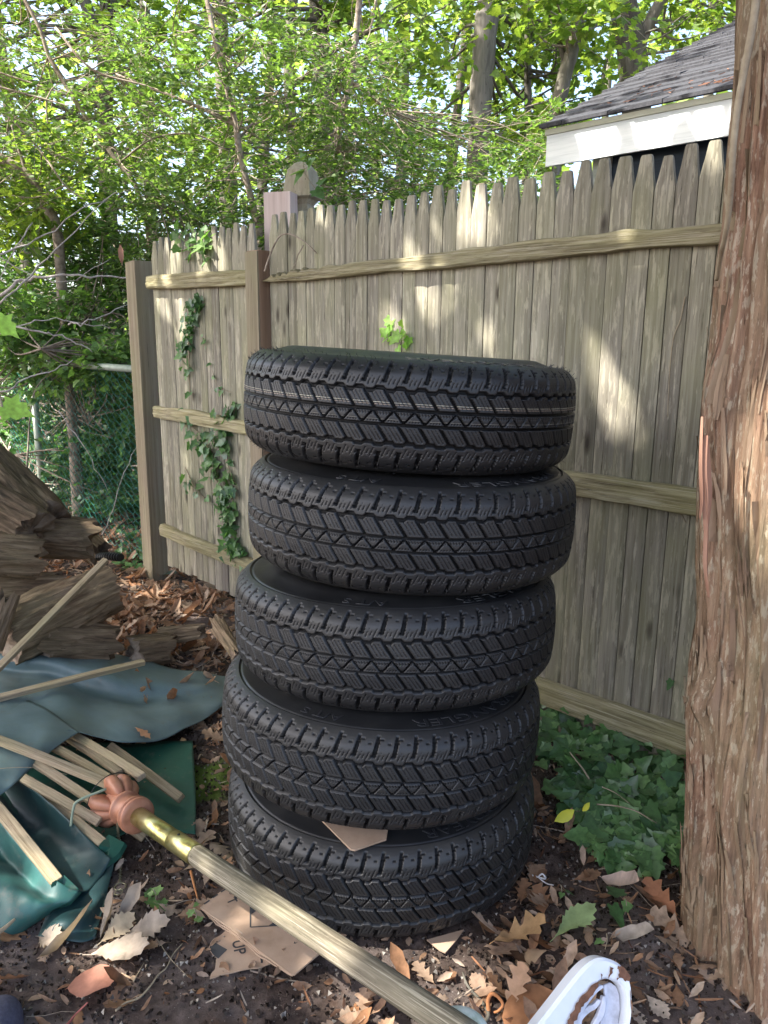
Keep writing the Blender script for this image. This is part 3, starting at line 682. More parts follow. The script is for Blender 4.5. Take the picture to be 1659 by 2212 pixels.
def tree(label, uvs, Y, r0, r1, top=None, forks=(), crownspec=None, cat='tree', name='tree', group=None, mat=None):
    pts = [at(u, v, Y+dy) for u, v, dy in uvs]                 # listed top of frame downwards
    pts = pts[::-1]; b = pts[0]; base = Vector((b.x, b.y, -.1))
    if b.z > .4: pts = [base]+pts
    tp = pts[-1]
    if top: pts += [tp+Vector(top)*.5, tp+Vector(top)]
    root = empty(name, (base.x, base.y, 0), label, cat, group)
    P = trunk_of(pts, r0, r1, root, seed=int(r0*1e4), mat=mat)
    for fk in forks:
        fp = [at(u, v, Y+dy) for u, v, dy in fk[0]]; trunk_of(fp, fk[1], fk[2], root, 'limb', seed=3, n=8, mat=mat)
        P = P+fp
    if crownspec:
        g = np.random.default_rng(crownspec['seed']); cens = []
        for bx in crownspec['boxes']: cens += boxc(*bx, g)
        k = {a: b for a, b in crownspec.items() if a not in ('boxes',)}
        crown(root, P, cens, **k)
    return root
GR = 'trees of the wood beyond the fence'
tree('grey forked trunk at the upper left, one stem leaning left', [(232, -30, 0), (228, 150, 0), (232, 400, 0)], 10.5, .105, .085, (0, 0, 2.5),
     [([(232, 130, 0), (205, 60, 0), (178, -10, 0), (140, -120, 0)], .085, .06)],
     dict(boxes=[(60, -150, 420, -160, 380, 9, 12.5)], per=70, rad=.75, size=.105, tm=T_mapl, mat=m_maple, seed=11, limb=.035, twr=.005, twig_every=3), group=GR)
tree('slim dark trunk behind the middle of the leafy screen', [(688, -30, 0), (695, 150, 0), (712, 330, 0)], 10, .13, .10, (0, .2, 2.5), [],
     dict(boxes=[(60, 380, 960, -160, 330, 8.5, 12)], per=70, rad=.75, size=.105, tm=T_mapl, mat=m_maple, seed=12, limb=.035, twr=.005, twig_every=3), group=GR)
tree('thick straight grey trunk left of the shed roof', [(1058, -30, 0), (1045, 120, 0), (1032, 345, 0)], 11.5, .155, .15, (.2, 0, 3), [],
     dict(boxes=[(52, 880, 1240, -160, 300, 12, 15)], per=70, rad=.85, size=.11, tm=T_mapl, mat=m_maple, seed=13, limb=.035, twr=.005, twig_every=3), group=GR)
tree('thin straight trunk between the thick grey trunk and the shed roof', [(1145, -30, 0), (1140, 150, 0), (1138, 330, 0)], 12.5, .06, .05, (0, 0, 2.5), [],
     dict(boxes=[(24, 1000, 1300, 60, 330, 11, 13.5)], per=60, rad=.8, size=.11, tm=T_mapl, mat=m_maple, seed=14, limb=.03, twr=.005, twig_every=3), group=GR)
tree('dark slanting trunk with side limbs just left of the shed roof', [(1262, -30, 0), (1240, 90, 0), (1214, 190, 0), (1196, 330, 0)], 8.5, .078, .062, (.3, 0, 2), 
     [([(1225, 150, 0), (1205, 80, 0), (1185, 20, 0)], .035, .02), ([(1238, 100, 0), (1280, 60, 0), (1330, 40, .3)], .025, .012)],
     dict(boxes=[(16, 1120, 1330, -80, 60, 7.6, 9.5), (6, 1100, 1200, 200, 340, 7.5, 9)], per=70, rad=.6, size=.095, tm=T_mapl, mat=m_maple, seed=15, limb=.02, twr=.004, twig_every=3), group=GR)
tree('big pale forked trunk standing behind the shed roof', [(1338, -30, 0), (1358, 70, 0), (1368, 160, 0), (1372, 300, 0)], 13.5, .25, .2, (-.4, 0, 2.5),
     [([(1375, 120, 0), (1402, 50, 0), (1445, -30, 0)], .10, .08), ([(1300, 240, 0), (1305, 150, 0), (1332, 60, 0)], .04, .02)],
     dict(boxes=[(34, 1380, 1700, -150, 130, 13, 17)], per=70, rad=.9, size=.12, tm=T_mapl, mat=m_maple, seed=16, limb=.03, twr=.005, twig_every=3), group=GR)
# understory: small leaved shrubs right behind the fence
tree('slender sapling stem rising behind the gap between the fence panels', [(440, -30, .2), (470, 110, .1), (506, 256, 0), (520, 340, 0), (552, 470, 0), (562, 560, 0)], 5.2, .024, .012, (-.2, 0, .8),
     [([(510, 270, 0), (420, 228, .1), (250, 160, .3)], .014, .006), ([(515, 300, 0), (560, 250, .3), (600, 200, .6)], .010, .004)],
     dict(boxes=[(72, 300, 640, 40, 470, 4.9, 6.3)], per=78, rad=.33, size=.047, tm=T_small, mat=m_green_leaf, seed=21, limb=.008, twr=.0022, twig_every=2), 'sapling', 'sapling', mat=m_twig)
tree('understory tree with a pale crooked limb above the carved post cap', [(780, -30, 0), (768, 80, 0), (757, 176, 0), (745, 230, 0), (730, 298, 0), (742, 470, .2)], 6, .028, .018, (.1, 0, .8),
     [([(757, 176, 0), (800, 205, 0), (838, 238, 0)], .018, .008), ([(740, 235, 0), (600, 220, .2), (480, 215, .2)], .016, .006), ([(770, 70, 0), (800, 60, 0), (812, 0, 0)], .011, .008)],
     dict(boxes=[(84, 600, 900, 80, 470, 5.1, 7), (54, 840, 1180, 250, 430, 5, 7)], per=88, rad=.36, size=.047, tm=T_small, mat=m_green_leaf, seed=22, limb=.008, twr=.0022, twig_every=2), 'tree', 'small_tree', mat=m_twig)
tree('leaning understory tree with long bare stems at the upper left', [(85, 60, 0), (110, 130, 0), (187, 256, 0), (250, 345, 0), (300, 420, 0), (330, 600, .1)], 5.6, .018, .010, (-.3, 0, .6),
     [([(187, 256, 0), (80, 287, 0), (-30, 288, 0)], .010, .005), ([(160, 210, 0), (100, 190, 0), (-20, 150, 0)], .008, .004), ([(260, 350, -.4), (330, 300, -.5), (420, 290, -.5), (500, 330, -.5)], .007, .003), ([(120, 60, -.4), (200, 150, -.5), (330, 190, -.5), (480, 250, -.6)], .008, .003), ([(-30, 180, -.5), (100, 215, -.5), (150, 230, -.5)], .006, .003), ([(20, 250, -.5), (90, 330, -.5), (140, 400, -.6), (180, 430, -.6)], .007, .004), ([(560, 420, -.3), (620, 340, -.4), (720, 320, -.4)], .006, .003), ([(450, 420, -.4), (390, 470, -.5), (330, 480, -.5)], .005, .003)],
     dict(boxes=[(84, -60, 330, 30, 470, 5, 6.8)], per=82, rad=.36, size=.047, tm=T_small, mat=m_green_leaf, seed=23, limb=.008, twr=.0022, twig_every=2), 'tree', 'small_tree', mat=m_twig)
tree('thick curved dark stem entering from the left edge', [(-60, 300, 0), (0, 341, 0), (59, 378, 0), (107, 458, 0), (123, 496, 0), (135, 640, 0)], 5.3, .036, .024, (-.6, 0, .3), [([(59, 378, 0), (40, 320, 0), (25, 270, 0)], .014, .006)],
     dict(boxes=[(34, -60, 160, 300, 520, 5, 6.2)], per=90, rad=.36, size=.06, tm=T_ov, mat=m_maple, seed=24, limb=.008, twr=.0022, twig_every=2), 'tree', 'small_tree', mat=m_twig)
# low evergreen bush behind the chain link
def shrub(label, base, cens, per, rad, size, tm, mat, seed, name='shrub', cat='shrub', nj=.6, limb=.010, behind=.30):
    root = empty(name, (base[0], base[1], 0), label, cat); g = np.random.default_rng(seed)
    st = [Vector((base[0]+.1*k*math.cos(k*2.3), base[1]+.1*k*math.sin(k*2.3), .25*k)) for k in range(7)]
    cens = [c for c in cens if (c[0]-(FA-FS*(c[1]-FB)))/math.hypot(1, FS) > behind]
    crown(root, st, cens, per, rad, size, tm, mat, seed, .35, limb, nj, .002, twig_every=2)
    return root
g = np.random.default_rng(5)
b_ = at(150, 900, 5.9)
shrub('dark glossy evergreen bush at the left edge above the fence rail', (b_.x, b_.y), boxc(120, -60, 290, 480, 800, 5.3, 7.2, g), 90, .33, .085, T_long, m_holly, 31)
b_ = at(60, 900, 5.6)
shrub('ivy mound smothering the chain link fence', (b_.x, b_.y), boxc(260, -80, 300, 780, 1160, 5.2, 7.2, g, .08), 90, .27, .05, T_ivy, m_ivy, 32, 'ivy_mound', 'ivy')
b_ = at(70, 720, 5.0)
shrub('pale ivy hanging over the left end of the rail', (b_.x, b_.y), boxc(34, -60, 170, 620, 800, 4.9, 5.4, g, .08)+boxc(14, 180, 300, 740, 800, 4.75, 5.0, g), 70, .24, .05, T_ivy, m_ivyl, 33, 'ivy_bush', 'ivy', behind=-.3)
b_ = at(900, 500, 5.5)
shrub('leafy bush filling the gap behind the picket tips', (b_.x, b_.y), boxc(60, 330, 1180, 400, 620, 4.9, 6.5, g), 85, .36, .05, T_small, m_green_leaf, 34)
b_ = at(430, 500, 4.9)
shrub('green bush behind the left fence panel', (b_.x, b_.y), boxc(46, 280, 600, 380, 620, 4.9, 5.8, g), 85, .33, .05, T_small, m_green_leaf, 35)
# dead arching branches at the left
mb = MB()
dead = [[(0, 640, 4.7), (60, 600, 4.7), (150, 596, 4.7), (285, 600, 4.8)], [(-30, 560, 4.6), (80, 520, 4.7), (200, 440, 4.8), (295, 405, 4.9)], [(0, 660, 4.6), (100, 560, 4.7), (230, 430, 4.8)],
        [(-20, 700, 4.5), (70, 712, 4.5), (140, 730, 4.55), (200, 760, 4.6)], [(0, 845, 4.4), (80, 812, 4.5), (160, 780, 4.6)], [(150, 700, 4.6), (190, 695, 4.6), (282, 655, 4.8)], [(-20, 540, 4.8), (120, 610, 4.8), (240, 560, 4.9)],
        [(0, 720, 4.5), (40, 705, 4.5), (120, 690, 4.6), (240, 712, 4.7)], [(130, 890, 4.7), (190, 980, 4.7), (235, 1060, 4.7)], [(225, 1155, 4.2), (262, 1040, 4.3), (310, 930, 4.4)], [(70, 480, 4.9), (20, 560, 4.8), (-10, 620, 4.8)]]
m_dead = simple('dead_branch_bark', [(.20, .17, .15), (.42, .38, .35), (.5, .46, .43)], (1, 1, 1), 25)
rootb = empty('dead_branches', at(100, 700, 4.6)*1, 'tangle of dead grey branches over the bush at the left', 'branches')
for k, pl in enumerate(dead):
    q = smooth_path([at(*p) for p in pl], 6); n_ = len(q); r = [.011, .006, .006, .007, .006, .006, .004, .005, .004, .003, .005][k]
    q = [p+Vector(np.random.default_rng(k*50+i).normal(0, .006, 3)) for i, p in enumerate(q)]
    MB().tube(q, list(np.linspace(r, r*.45, n_)), 6).build('branch', m_dead, rootb, True)
# far woods
g = np.random.default_rng(9); n_ = 15000
Yd = g.uniform(17, 34, n_); U_ = g.uniform(-500, 2200, n_); Vv = g.uniform(-500, 760, n_)
P = np.array([at(u, v, y) for u, v, y in zip(U_, Vv, Yd)]); cl = noise3(P[:, 0]*.45, P[:, 1]*.45, P[:, 2]*.6, 3)+.5*noise3(P[:, 0]*1.3, P[:, 1]*1.3, P[:, 2]*1.3, 4)
gap = np.exp(-(((U_-1290)/90)**2+((Vv-110)/120)**2))*1.1+np.exp(-(((U_-200)/130)**2+((Vv-0)/60)**2))*1.0+np.exp(-(((U_-900)/60)**2+((Vv-200)/50)**2))*.6
m_ = (cl > -.24+gap) & (P[:, 2] > .2); P = P[m_]; n_ = len(P)
cloud('distant_woods', m_far, T_mapl, P, rdir(n_, .5, g), np.array([0, 0, 1.0])+g.normal(0, .7, (n_, 3)), .42*g.uniform(.5, 1.2, n_), None, 'stuff')
for k, (u, Y, r) in enumerate([(60, 19, .16), (330, 22, .2), (560, 18, .13), (640, 24, .22), (850, 20, .15), (950, 17, .12), (1180, 21, .16), (1265, 19, .10), (1450, 24, .2), (1560, 20, .2), (-150, 20, .2), (1800, 22, .2)]):
    b0 = at(u, 700, Y); rt = empty('tree', (b0.x, b0.y, 0), 'faint bare trunk far back in the wood', 'tree', 'far trunks in the wood')
    trunk_of([Vector((b0.x, b0.y, -.1)), Vector((b0.x+.1, b0.y, 4)), Vector((b0.x-.1+.3*(k % 3), b0.y, 9)), Vector((b0.x+.4*(k % 2), b0.y, 13))], r, r*.6, rt, seed=k, n=8)
# ================================================================ shade trees over the yard
holes = []   # (point the sunbeam lands on, radius of the gap in the crown)
def hole(p, r): holes.append((np.array(p), r))
for u, v, r in [(372, 690, .035), (392, 650, .02), (402, 705, .03), (412, 745, .03), (456, 600, .035), (468, 575, .03), (480, 540, .03), (395, 570, .03), (375, 535, .025), (445, 520, .03), (1040, 420, .04), (1052, 455, .04), (1025, 470, .03), (1010, 520, .03), (960, 500, .025), (932, 640, .03), (938, 668, .035), (944, 700, .03),
                (862, 720, .05), (1300, 790, .035), (1316, 835, .048), (1335, 885, .052), (1350, 935, .045), (1365, 900, .04), (410, 1000, .02), (350, 640, .02), (1385, 560, .03), (700, 480, .03), (780, 500, .02), (860, 470, .02), (905, 545, .022), (985, 640, .018), (1120, 500, .018), (1180, 560, .016), (1240, 700, .016), (800, 600, .016), (560, 600, .01), (1420, 780, .016), (1550, 330, .05), (1290, 420, .02), (1060, 740, .04), (1070, 770, .03), (1190, 840, .02)]:
    hole(fen(u, v), r)
for u, v, r in [(232, 1325, .06), (300, 1335, .07), (420, 1330, .03), (455, 1365, .04), (235, 1190, .06), (250, 1165, .05), (300, 1265, .04), (330, 1290, .05), (905, 2125, .11), (880, 2165, .08), (770, 2140, .04), (725, 2120, .03), (930, 2095, .05), (285, 2088, .03), (545, 2010, .02), (320, 1300, .05), (280, 1370, .04), (240, 1400, .05), (480, 1890, .02), (395, 1925, .02)]:
    hole(gnd(u, v), r)
for u, v, z, r in [(20, 1670, .15, .05), (35, 1700, .1, .04), (50, 1860, .12, .05), (120, 1990, .08, .06), (90, 1940, .1, .06), (110, 1870, .1, .05), (545, 1830, .1, .03), (640, 1930, .07, .04), (575, 1880, .07, .03), (420, 1532, .1, .03), (190, 1770, .1, .03), (210, 1800, .1, .02), (100, 1840, .1, .03), (30, 1805, .12, .05), (150, 1280, .2, .03), (200, 1225, .3, .03), (5, 1765, .1, .04)]:
    hole(gnd(u, v, z), r*.5)
for c_, r in [((-.12, 1.48, .21), .012), ((-.34, 1.58, .12), .012), ((.63, 1.33, 1.2), .05), ((.62, 1.33, 1.05), .04), ((.62, 1.3, 1.28), .03), ((1.4, 4.4, 2.42), .05), ((1.15, 4.6, 2.42), .08), ((1.42, 4.33, 2.42), .06)]: hole(c_, r)
SV = np.array(SUNV)
def carve(P):
    k = np.ones(len(P), bool)
    for q, r in holes:
        d = P-q; t = d@SV; pr = np.linalg.norm(d-t[:, None]*SV, axis=1); k &= ~((pr < r*1.12+.02) & (t > 0))
    return k
def overhead(name, label, cat, base, tops, n, lo, hi, targets, seed, mat, size, tm, r0=.2, per=60, rad=.55):  # unseen crown set along sun rays to shade yard; gaps cut for sun patches
    g = np.random.default_rng(seed); root = empty(name, (base[0], base[1], 0), label, cat)
    P = trunk_of([Vector((base[0], base[1], -.1)), Vector((base[0]+.1, base[1], 2)), Vector((base[0]+.15, base[1]+.1, hi*.75)), Vector((base[0], base[1]+.1, hi))], r0, .06, root, seed=seed)
    cens = []
    for _ in range(n):
        x0, x1, y0, y1, z0, z1 = targets; q = np.array([g.uniform(x0, x1), g.uniform(y0, y1), g.uniform(z0, z1)]); zt_ = g.uniform(lo, hi)
        cens.append(q+SV*((zt_-q[2])/SV[2]))
    for _ in range(n//2):
        q = np.array([g.uniform(.1, 1.5), g.uniform(1.5, 3.0), g.uniform(.2, 1.9)]); cens.append(q+SV*((g.uniform(lo, hi)-q[2])/SV[2]))
    crown(root, P, cens, per, rad, size, tm, mat, seed, .3, .014, .45, .004, keep=carve, twig_every=60, limb_every=14)
overhead('oak_tree', 'oak outside the yard whose crown shades the tyre stack', 'tree', (-6.2, .6), None, 560, 4.3, 6.4, (-3.2, 2.3, -1.2, 5.2, 0, 1.6), 41, m_maple, .17, T_ov, .22, 75, .6)

def high(label, base, boxes, n, seed, r0):  # leaf crowns added above the view to darken the wood below
    g = np.random.default_rng(seed); root = empty('shade_tree', (base[0], base[1], 0), label, 'tree', 'tall trees added to shade the wood')
    P = trunk_of([Vector((base[0], base[1], -.1)), Vector((base[0]+.1, base[1], 4)), Vector((base[0], base[1]+.2, 9)), Vector((base[0]+.2, base[1], 12))], r0, .08, root, seed=seed)
    cens = [np.array([g.uniform(boxes[0], boxes[1]), g.uniform(boxes[2], boxes[3]), g.uniform(8.2, 11.5)]) for _ in range(n)]
    crown(root, P, cens, 46, .9, .25, T_ov, m_maple, seed, .3, .03, .45, .004, keep=lambda p: p[:, 2] > CAM_H+.43*p[:, 1]+.35, twig_every=50)
high('tall tree at the left with a crown added out of view to shade the wood', (-9.5, 9, 0), (-13, -3, 5, 15), 110, 51, .24)
high('tall tree behind the middle of the fence with a crown added out of view to shade the wood', (-3.2, 16, 0), (-6, 3, 5, 15), 90, 52, .22)
high('tall tree behind the shed with a crown added out of view to shade the wood', (7.5, 12, 0), (0, 9, 5, 15), 70, 53, .24)
# ================================================================ broken patio umbrella
def c1(x, y, z=0.0): return gnd(x/2, 1106+y/2, z)
def cA(x, y, z=0.0): return gnd(427.6+x*.16443, 1902.3+y*.16443, z)
def cH(x, y, z=0.0): return gnd(184.3+x*.17777, 1622.1+y*.17777, z)
def cL(x, y, z=0.0): return gnd(x*.2, 1585.2+y*.2, z)
def vinyl(name, cols, rough=.42, tint=None):
    m, t, N, L, out, b = nodes_of(name); v = coords(N, L, (1, 1, 1), False)
    f = noise(N, L, v, 3.5, 8, .65, .5); c = ramp(N, L, f, cols, .3, .7)
    f2 = noise(N, L, v, 22, 8, .75); c = mixc(N, L, ramp(N, L, f2, [(0, 0, 0), (.75,)*3], .55, .72), c, (.12, .12, .095))
    f5 = noise(N, L, v, 75, 6, .8); c = mixc(N, L, ramp(N, L, f5, [(0, 0, 0), (.7,)*3], .62, .68), c, (.10, .08, .06))
    if tint: c = mixc(N, L, ramp(N, L, noise(N, L, v, 2.1, 4), [(0, 0, 0), (.8,)*3], .48, .66), c, tint)
    L(c, b.inputs['Base Color']); b.inputs['Roughness'].default_value = rough; b.inputs['Specular IOR Level'].default_value = .5
    bump(N, L, b, noise(N, L, v, 400, 3), .12, .001); return m
m_blue = vinyl('faded_blue_vinyl', [(.070, .115, .125), (.11, .165, .175), (.15, .205, .21)], .5, (.085, .115, .095))
m_teal = vinyl('teal_vinyl', [(.012, .05, .047), (.022, .09, .08), (.04, .14, .125)], .5)
m_dteal = vinyl('dark_teal_vinyl', [(.006, .025, .03), (.012, .045, .048), (.018, .06, .06)], .52)
m_greenv = vinyl('green_vinyl', [(.006, .045, .03), (.01, .075, .05), (.018, .10, .07)], .5)
hb = cH(400, 570, .10)
umb = empty('patio_umbrella', (hb.x, hb.y, 0), 'broken patio umbrella with blue green vinyl cover and loose wooden ribs lying on the soil', 'umbrella')
def sheet(name, rows, mat, seed, wr=.004, th=.0012, n=9, wf=9):
    rows = [smooth_path([c1(*p) if len(p) == 3 else p[0] for p in r], n) for r in rows]
    k = min(len(r) for r in rows)
    def resample(r, k):
        L_ = [0]
        for a, b in zip(r, r[1:]): L_.append(L_[-1]+(b-a).length)
        t = np.linspace(0, L_[-1], k); A_ = np.array([tuple(q) for q in r]); return [Vector([np.interp(x, L_, A_[:, j]) for j in range(3)]) for x in t]
    K = 70; rows = [resample(r, K) for r in rows]
    cols = [smooth_path([r[i] for r in rows], n) for i in range(K)]; m_ = len(cols[0])
    V = np.array([[tuple(q) for q in c] for c in cols])
    V[:, :, 2] += wr*fbm(V[:, :, 0]*wf, V[:, :, 1]*wf, 0, 3, seed)+wr*.8*np.sin(V[:, :, 0]*31+V[:, :, 1]*17+seed)
    V[:, :, 2] += wr*.9*(np.abs(noise3(V[:, :, 0]*wf*1.7+3, V[:, :, 1]*wf*1.7, 0, seed+30))-.3)
    V[:, :, 2] = np.maximum(V[:, :, 2], .012)
    o = link(name, np_mesh(name, V.reshape(-1, 3), grid_faces(K, m_), True), mat, umb)
    s = o.modifiers.new('thickness', 'SOLIDIFY'); s.thickness = th; s.offset = 0; return o
sheet('canopy', [[(-330, 500, .10), (-120, 505, .10), (0, 520, .10), (250, 560, .10), (500, 612, .08), (700, 662, .06), (880, 698, .045), (990, 712, .03)],
                 [(-330, 600, .16), (-120, 600, .17), (0, 612, .17), (250, 640, .15), (450, 690, .12), (650, 735, .08), (850, 752, .055), (992, 740, .03)],
                 [(-330, 690, .11), (-120, 680, .11), (20, 685, .11), (220, 715, .10), (380, 765, .075), (560, 812, .05), (800, 800, .04), (992, 770, .03)],
                 [(-330, 760, .15), (-120, 745, .16), (60, 745, .16), (260, 780, .15), (420, 830, .11), (600, 850, .075), (800, 840, .05), (990, 795, .03)],
                 [(-330, 860, .17), (-120, 850, .18), (80, 860, .18), (260, 890, .16), (440, 920, .13), (600, 920, .10), (800, 880, .06), (985, 815, .03)],
                 [(-330, 960, .17), (-120, 940, .18), (60, 930, .18), (250, 945, .17), (400, 962, .14), (560, 998, .10), (740, 968, .06), (975, 832, .025)]], m_blue, 1, .004, wf=5)
sheet('canopy_fold', [[(-330, 760, .15), (-120, 760, .16), (0, 790, .17), (120, 810, .17), (230, 870, .17), (340, 950, .16)],
                 [(-330, 900, .19), (-120, 880, .20), (0, 900, .20), (90, 920, .20), (190, 960, .19), (290, 985, .16)],
                 [(-330, 1100, .18), (-120, 1040, .20), (-20, 1020, .20), (60, 1040, .19), (140, 1060, .18), (200, 1050, .16)],
                 [(-330, 1420, .12), (-160, 1330, .13), (-60, 1270, .14), (10, 1225, .14), (70, 1170, .15), (132, 1106, .15)]], m_blue, 2, .003, wf=5)
sheet('green_flap', [[(0, 1110, .03), (200, 1030, .03), (400, 1000, .03), (600, 1000, .03), (832, 985, .025)], [(0, 1250, .03), (200, 1180, .03), (420, 1150, .03), (620, 1150, .025), (840, 1110, .022)],
                 [(60, 1380, .025), (260, 1320, .025), (440, 1290, .025), (640, 1270, .02), (846, 1240, .02)], [(200, 1500, .02), (350, 1440, .02), (500, 1400, .02), (660, 1365, .02), (845, 1392, .02)]], m_greenv, 3, .003)
sheet('teal_panel', [[(40, 1130, .14), (180, 1230, .12), (330, 1360, .09), (430, 1455, .06), (480, 1500, .05)], [(20, 1180, .05), (140, 1300, .045), (270, 1440, .04), (370, 1530, .04), (440, 1570, .03)],
                 [(0, 1230, .035), (90, 1350, .035), (200, 1490, .04), (300, 1590, .035), (380, 1640, .03)], [(-20, 1290, .15), (60, 1400, .13), (150, 1510, .10), (250, 1610, .08), (340, 1645, .06)]], m_dteal, 4, .003)
sheet('teal_panel', [[(-260, 1180, .12), (-100, 1230, .13), (0, 1330, .13), (90, 1440, .11), (190, 1560, .09), (250, 1610, .08), (345, 1645, .06)],
                 [(-260, 1330, .05), (-120, 1400, .05), (0, 1470, .05), (90, 1560, .05), (170, 1640, .06), (240, 1680, .06), (310, 1690, .05)],
                 [(-260, 1500, .09), (-120, 1540, .09), (-10, 1580, .09), (70, 1620, .09), (140, 1670, .08), (200, 1710, .06), (270, 1712, .04)],
                 [(-260, 1750, .07), (-120, 1720, .07), (-20, 1700, .07), (50, 1720, .07), (110, 1740, .06), (170, 1750, .045), (228, 1735, .03)],
                 [(-260, 1890, .015), (-120, 1880, .015), (-20, 1862, .015), (30, 1850, .015), (90, 1820, .015), (150, 1785, .015), (215, 1748, .02)]], m_teal, 5, .006, wf=11)
sheet('teal_panel', [[(240, 1610, .03), (330, 1560, .03), (420, 1540, .03), (500, 1500, .03)], [(210, 1710, .025), (300, 1680, .035), (390, 1650, .035), (480, 1580, .02)],
                 [(180, 1790, .015), (270, 1770, .045), (370, 1740, .04), (455, 1670, .015)], [(165, 1830, .013), (260, 1855, .013), (350, 1862, .013), (412, 1838, .013)]], m_dteal, 6, .005)
def beam(name, a, b, wd, hg, mat, parent, tw=0.0, seed=0, bow=0.0):
    a, b = Vector(a), Vector(b); Ln = (b-a).length; n = 10; V = []; rs = random.Random(seed)
    for i in range(n+1):
        x = Ln*i/n; bz = bow*math.sin(math.pi*i/n)
        for p, q in ((-1, -1), (1, -1), (1, 1), (-1, 1)): V.append((x, p*wd/2+rs.uniform(-.0004, .0004), q*hg/2+bz+rs.uniform(-.0004, .0004)))
    F = [(0, 3, 2, 1), (n*4, n*4+1, n*4+2, n*4+3)]
    for i in range(n):
        for j in range(4): F.append((i*4+j, i*4+(j+1) % 4, i*4+4+(j+1) % 4, i*4+4+j))
    ex = (b-a).normalized(); ez = Matrix.Rotation(tw, 3, ex) @ Vector((0, 0, 1))
    o = framed(name, MB().add(V, [f[::-1] for f in F]), a, ex, ez, mat, parent)
    bv = o.modifiers.new('bevel', 'BEVEL'); bv.width = .0025; bv.segments = 2; bv.limit_method = 'ANGLE'; return o
ribs = [(cL(-300, -40, .24), cL(1170, 545, .135), .024, .017, .1), (cL(60, 110, .19), cL(1040, 750, .10), .024, .016, .3), (cL(250, 480, .15), cL(1075, 955, .085), .024, .016, .5),
        (cL(430, 650, .10), cL(1110, 1185, .062), .026, .014, .3), (cL(-120, 690, .19), cL(620, 1600, .085), .028, .015, .2), (cL(480, 90, .15), cL(1170, 480, .14), .022, .016, .2),
        (cL(740, 50, .11), cL(1290, 425, .14), .022, .014, 0), (cL(790, 20, .12), cH(690, 320, .14), .026, .017, .15), (cH(300, -60, .08), cH(1165, 580, .05), .026, .017, .5), (cH(440, 860, .07), cH(720, 1060, .03), .024, .016, .6),
        (c1(-220, 860, .21), c1(622, 648, .15), .024, .018, .2)]
for k, (a, b2, wd, hg, tw) in enumerate(ribs): beam('rib', a, b2, wd, hg, m_rib, umb, tw, k, .003)
a = at(-40, 1480, 2.35); b2 = at(229, 1209, 2.85)
beam('rib', a, b2, .024, .018, m_rib, umb, .3, 77)
# hub
m_hub = simple('copper_plastic', [(.26, .10, .05), (.40, .17, .095), (.46, .22, .13)], (1, 1, 1), 20, .48, .05, spec=.5, rnd=False)
m_brass = simple('tarnished_brass', [(.25, .21, .10), (.50, .44, .16), (.62, .56, .28)], (1, 1, 1), 26, .30, .1, metal=.9, lo=.35, hi=.62, rnd=False)
m_blackw = simple('black_wire', [(.01, .01, .01), (.02, .02, .02)], rough=.5, bs=0)
E1 = gnd(985, 2222, .235); S1 = cH(650, 800, .118); ax = (E1-S1).normalized(); SQ = ax.to_track_quat('Z', 'Y').to_matrix().to_4x4(); 
H0 = S1-ax*.165
def ax_lathe(prof, name, mat, parent, n=36, gear=None, org=None):
    V = []; F = []; org = org or H0
    for i, (x, r) in enumerate(prof):
        for k in range(n):
            an = 2*math.pi*k/n; rr = r if not gear else gear(i, x, r, an)
            V.append(org+SQ.to_3x3() @ Vector((rr*math.cos(an), rr*math.sin(an), x)))
    for i in range(len(prof)-1):
        for k in range(n): F.append((i*n+k, i*n+(k+1) % n, (i+1)*n+(k+1) % n, (i+1)*n+k))
    F += [tuple(range(n))[::-1], tuple((len(prof)-1)*n+k for k in range(n))]
    return MB().add(V, F).build(name, mat, parent, True)
hub = ax_lathe([(.03, .030), (.065, .033), (.088, .038), (.090, .044), (.096, .045), (.099, .042), (.101, .037), (.125, .036), (.136, .038), (.139, .046), (.146, .047), (.148, .041), (.151, .041), (.153, .047), (.161, .046), (.163, .038), (.164, .028)], 'hub', m_hub, umb)
mbf = []
for k in range(10):                                       # clefts between the lobes take the rib ends
    an = 2*math.pi*(k+.5)/10; wdt = .0138; V = []; prof = [(-.004, .030), (.0, .052), (.012, .066), (.03, .071), (.048, .067), (.066, .053), (.084, .037)]
    Mr = SQ.to_3x3() @ Matrix.Rotation(an, 3, 'Z')
    for x, r in prof:
        ww = wdt*(.5+.62*math.sin(math.pi*min(1, max(0, (x+.012)/.10))))
        for s_, rr in ((-1, .02), (-1, r*.90), (-.55, r*.985), (0, r), (.55, r*.985), (1, r*.90), (1, .02)): V.append(H0+Mr @ Vector((rr, s_*ww, x)))
    F = []; q = 7
    for i in range(len(prof)-1):
        for j in range(q): F.append((i*q+j, i*q+(j+1) % q, (i+1)*q+(j+1) % q, (i+1)*q+j))
    F += [tuple(range(q))[::-1], tuple((len(prof)-1)*q+j for j in range(q))]
    if k in (3,): continue
    MB().add(V, F).build('hub_lobe', m_hub, hub, True)
pts = [H0+SQ.to_3x3() @ Vector((.0725*math.cos(t_), .0725*math.sin(t_), .026)) for t_ in np.linspace(0, 6.283, 40)]
MB().tube(pts, .0012, 5).build('wire_ring', m_blackw, hub, True)
MB().tube(smooth_path([H0+Vector((.01, -.04, .05)), cL(850, 720, .14), cL(790, 820, .12), cL(765, 1000, .09)], 6), .0035, 6).build('plastic_strap', simple('grey_green_plastic', [(.22, .27, .19), (.32, .37, .27)]), hub, True)
ax_lathe([(.0, .0225), (.0, .0235), (.19, .0235), (.1905, .022)], 'brass_tube', m_brass, umb, org=S1-ax*.02)
bt = ax_lathe([(.0, .0225), (.002, .0245), (.098, .0245), (.10, .023)], 'brass_ferrule', m_brass, umb, org=S1+ax*.172)
